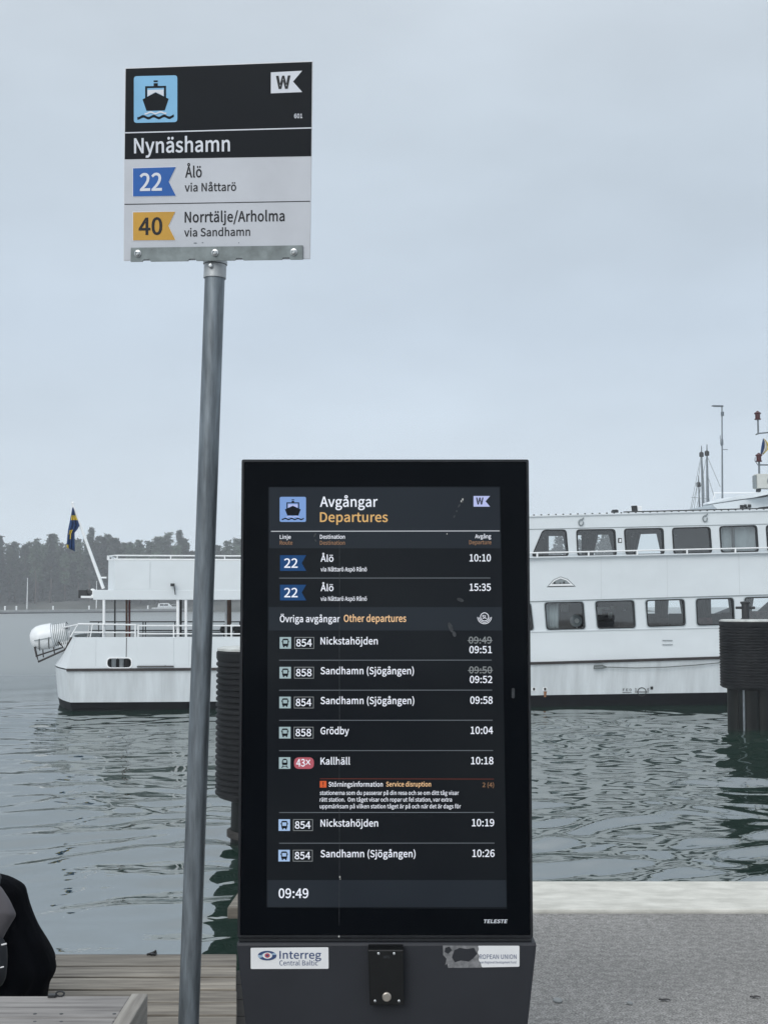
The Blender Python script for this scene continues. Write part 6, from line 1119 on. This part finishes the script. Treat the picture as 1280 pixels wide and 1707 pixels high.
# coat: loft fitted to its outline, with hanging folds and a spread hem
out = [(1649, 84), (1640, 93), (1625, 99), (1610, 95), (1590, 87), (1565, 74.5), (1540, 63.5), (1515, 54), (1498, 50), (1488, 47.5), (1478, 36), (1470, 22), (1466, 2), (1460, -22), (1450, -42)]
rings = []; n = 64; rr2 = random.Random(4); ph = [rr2.uniform(0, 6) for _ in range(5)]
zb_ = [.004]; ring_in = []
hs = [(.004, 78)] + [(at_y(0, y, PY).z - .016, x) for y, x in out]
for k, (z, xpx) in enumerate(hs):
    hw = (xpx - CX) / FPX * PY - cxp; low = max(0, min(1, (.34 - z) / .3)); ring = []
    dep_b = .16 + .10 * low if z < .47 else .14 * (hw / .22) ** .5; dep_f = .17 + .22 * low if z < .47 else .12 * (hw / .22) ** .5
    for i in range(n):
        a = 2 * math.pi * i / n; c_, s_ = math.cos(a), math.sin(a)
        fold = 1 + (.010 + .05 * low) * math.sin(a * 9 + ph[0] + z * 3) + .02 * low * math.sin(a * 5 + ph[1] - z * 5) + .006 * math.sin(a * 14 + ph[2] + z * 9)
        fold = fold if abs(s_) > .12 else 1 + (fold - 1) * .3
        sq = lambda v: math.copysign(abs(v) ** .85, v)
        ring.append((hw * sq(c_) * fold if c_ > 0 else hw * sq(c_) * fold * .98, .05 + (dep_f if s_ > 0 else dep_b) * sq(s_) * fold + .02 * (.5 - z), z))
    rings.append(ring)
mb = MB(); mb.loft(rings, True, False); ct_ = mb.build('coat', 'coat', pe, 'all', local=True); s_ = ct_.modifiers.new('sub', 'SUBSURF'); s_.levels = 1; s_.render_levels = 1
mb = MB(); mb.lathe((0, .055, .505), [(.075, -.03), (.09, 0), (.085, .05), (.07, .075), (.062, .07), (.075, .0)], 24, caps=False); mb.build('collar', 'coat', pe, 'all', local=True)
mb = MB()
for s_ in (-1, 1): mb.tube([(s_ * .11, .10, .10), (s_ * .22, .29, .105), (s_ * .02, .38, .07)], [.11, .08, .06], 14)
mb.build('trousers', 'trouser', pe, True, local=True)
mb = MB()
for s_, p0, p1 in ((1, (.0, .42, .05), (-.17, .45, .045)), (-1, (0, .34, .05), (.17, .37, .045))): mb.tube([p0, ((p0[0] + p1[0]) / 2, p0[1] + .02, .055), p1], [.05, .052, .035], 12)
mb.build('shoes', 'dark', pe, True, local=True)
# backpack on the back
BY = PY - .235
bp_ = thing('backpack', 'grey and navy backpack with white piping, worn against the black coat', 'backpack', ((-45 - CX) / FPX * BY, BY, .1))
PP = lambda x, y, o=0: at_y(x, y, BY + o)
def pillow(mb, pts, d0, d1, round_=.6):
    c = (sum(p[0] for p in pts) / len(pts), sum(p[1] for p in pts) / len(pts)); sh = lambda k, o: [PP(c[0] + (x - c[0]) * k, c[1] + (y - c[1]) * k, o) for x, y in pts]
    mb.loft([sh(.55, d0 - .035), sh(.82, d0 - .022), sh(.96, d0), sh(1, d0 + (d1 - d0) * .4), sh(1, d1)])
def sym(pts, cx=-45): r = [(x, y) for x, y in pts]; return r + [(2 * cx - x, y) for x, y in pts][::-1]
pu = [(p.x, p.y) for p in rpoly(sym([(-25, 1463), (2, 1477), (17, 1500), (28.5, 1525), (12, 1552), (4, 1568)]), 6, 3)]
pd = [(p.x, p.y) for p in rpoly(sym([(4, 1560), (13, 1576), (13.5, 1605), (11, 1630), (3, 1646)]), 8, 3)]
mb = MB(); pillow(mb, pu, -.02, .10); mb.build('top_pocket', 'packgrey', bp_, 'all')
mb = MB(); pillow(mb, pd, -.035, .10); pkt = mb.build('lower_pocket', 'packdark', bp_, 'all')
mb = MB(); mb.tube([PP(x, y, -.047) for x, y in ((-100, 1578), (-45, 1580), (-5, 1576.5), (6, 1574.5), (11.5, 1573))], .0032, 6); mb.tube([PP(x, y, -.056) for x, y in ((-80, 1616), (-45, 1617), (-5, 1614.5), (7, 1611.5))], .0026, 6); mb.build('piping', 'piping', pkt, True)
mb = MB()
for s_ in (-1, 1): x0 = -45 + s_ * 38; mb.tube([PP(x0, 1482, .08), PP(x0 + s_ * 3, 1466, .14), PP(x0 + s_ * 4, 1462, .26), PP(x0 + s_ * 4, 1500, .38)], .014, 8)
mb.build('shoulder_strap', 'packdark', bp_, True)

# ================================================================== HAZE
mb = MB(); mb.box((-700, -45, -6), (700, 700, 45)); hz = mb.build('haze', 'white'); hz['kind'] = 'stuff'; hz.data.materials.clear()
m = bpy.data.materials.new('haze'); m.use_nodes = True; t = m.node_tree; t.nodes.clear(); ov = t.nodes.new('ShaderNodeOutputMaterial'); pv = t.nodes.new('ShaderNodeVolumePrincipled')
pv.inputs['Color'].default_value = (.93, .96, 1, 1); pv.inputs['Density'].default_value = .0007; pv.inputs['Anisotropy'].default_value = .2; t.links.new(pv.outputs[0], ov.inputs['Volume']); hz.data.materials.append(m); tag(hz, 'thin pale haze over the harbour', 'haze')
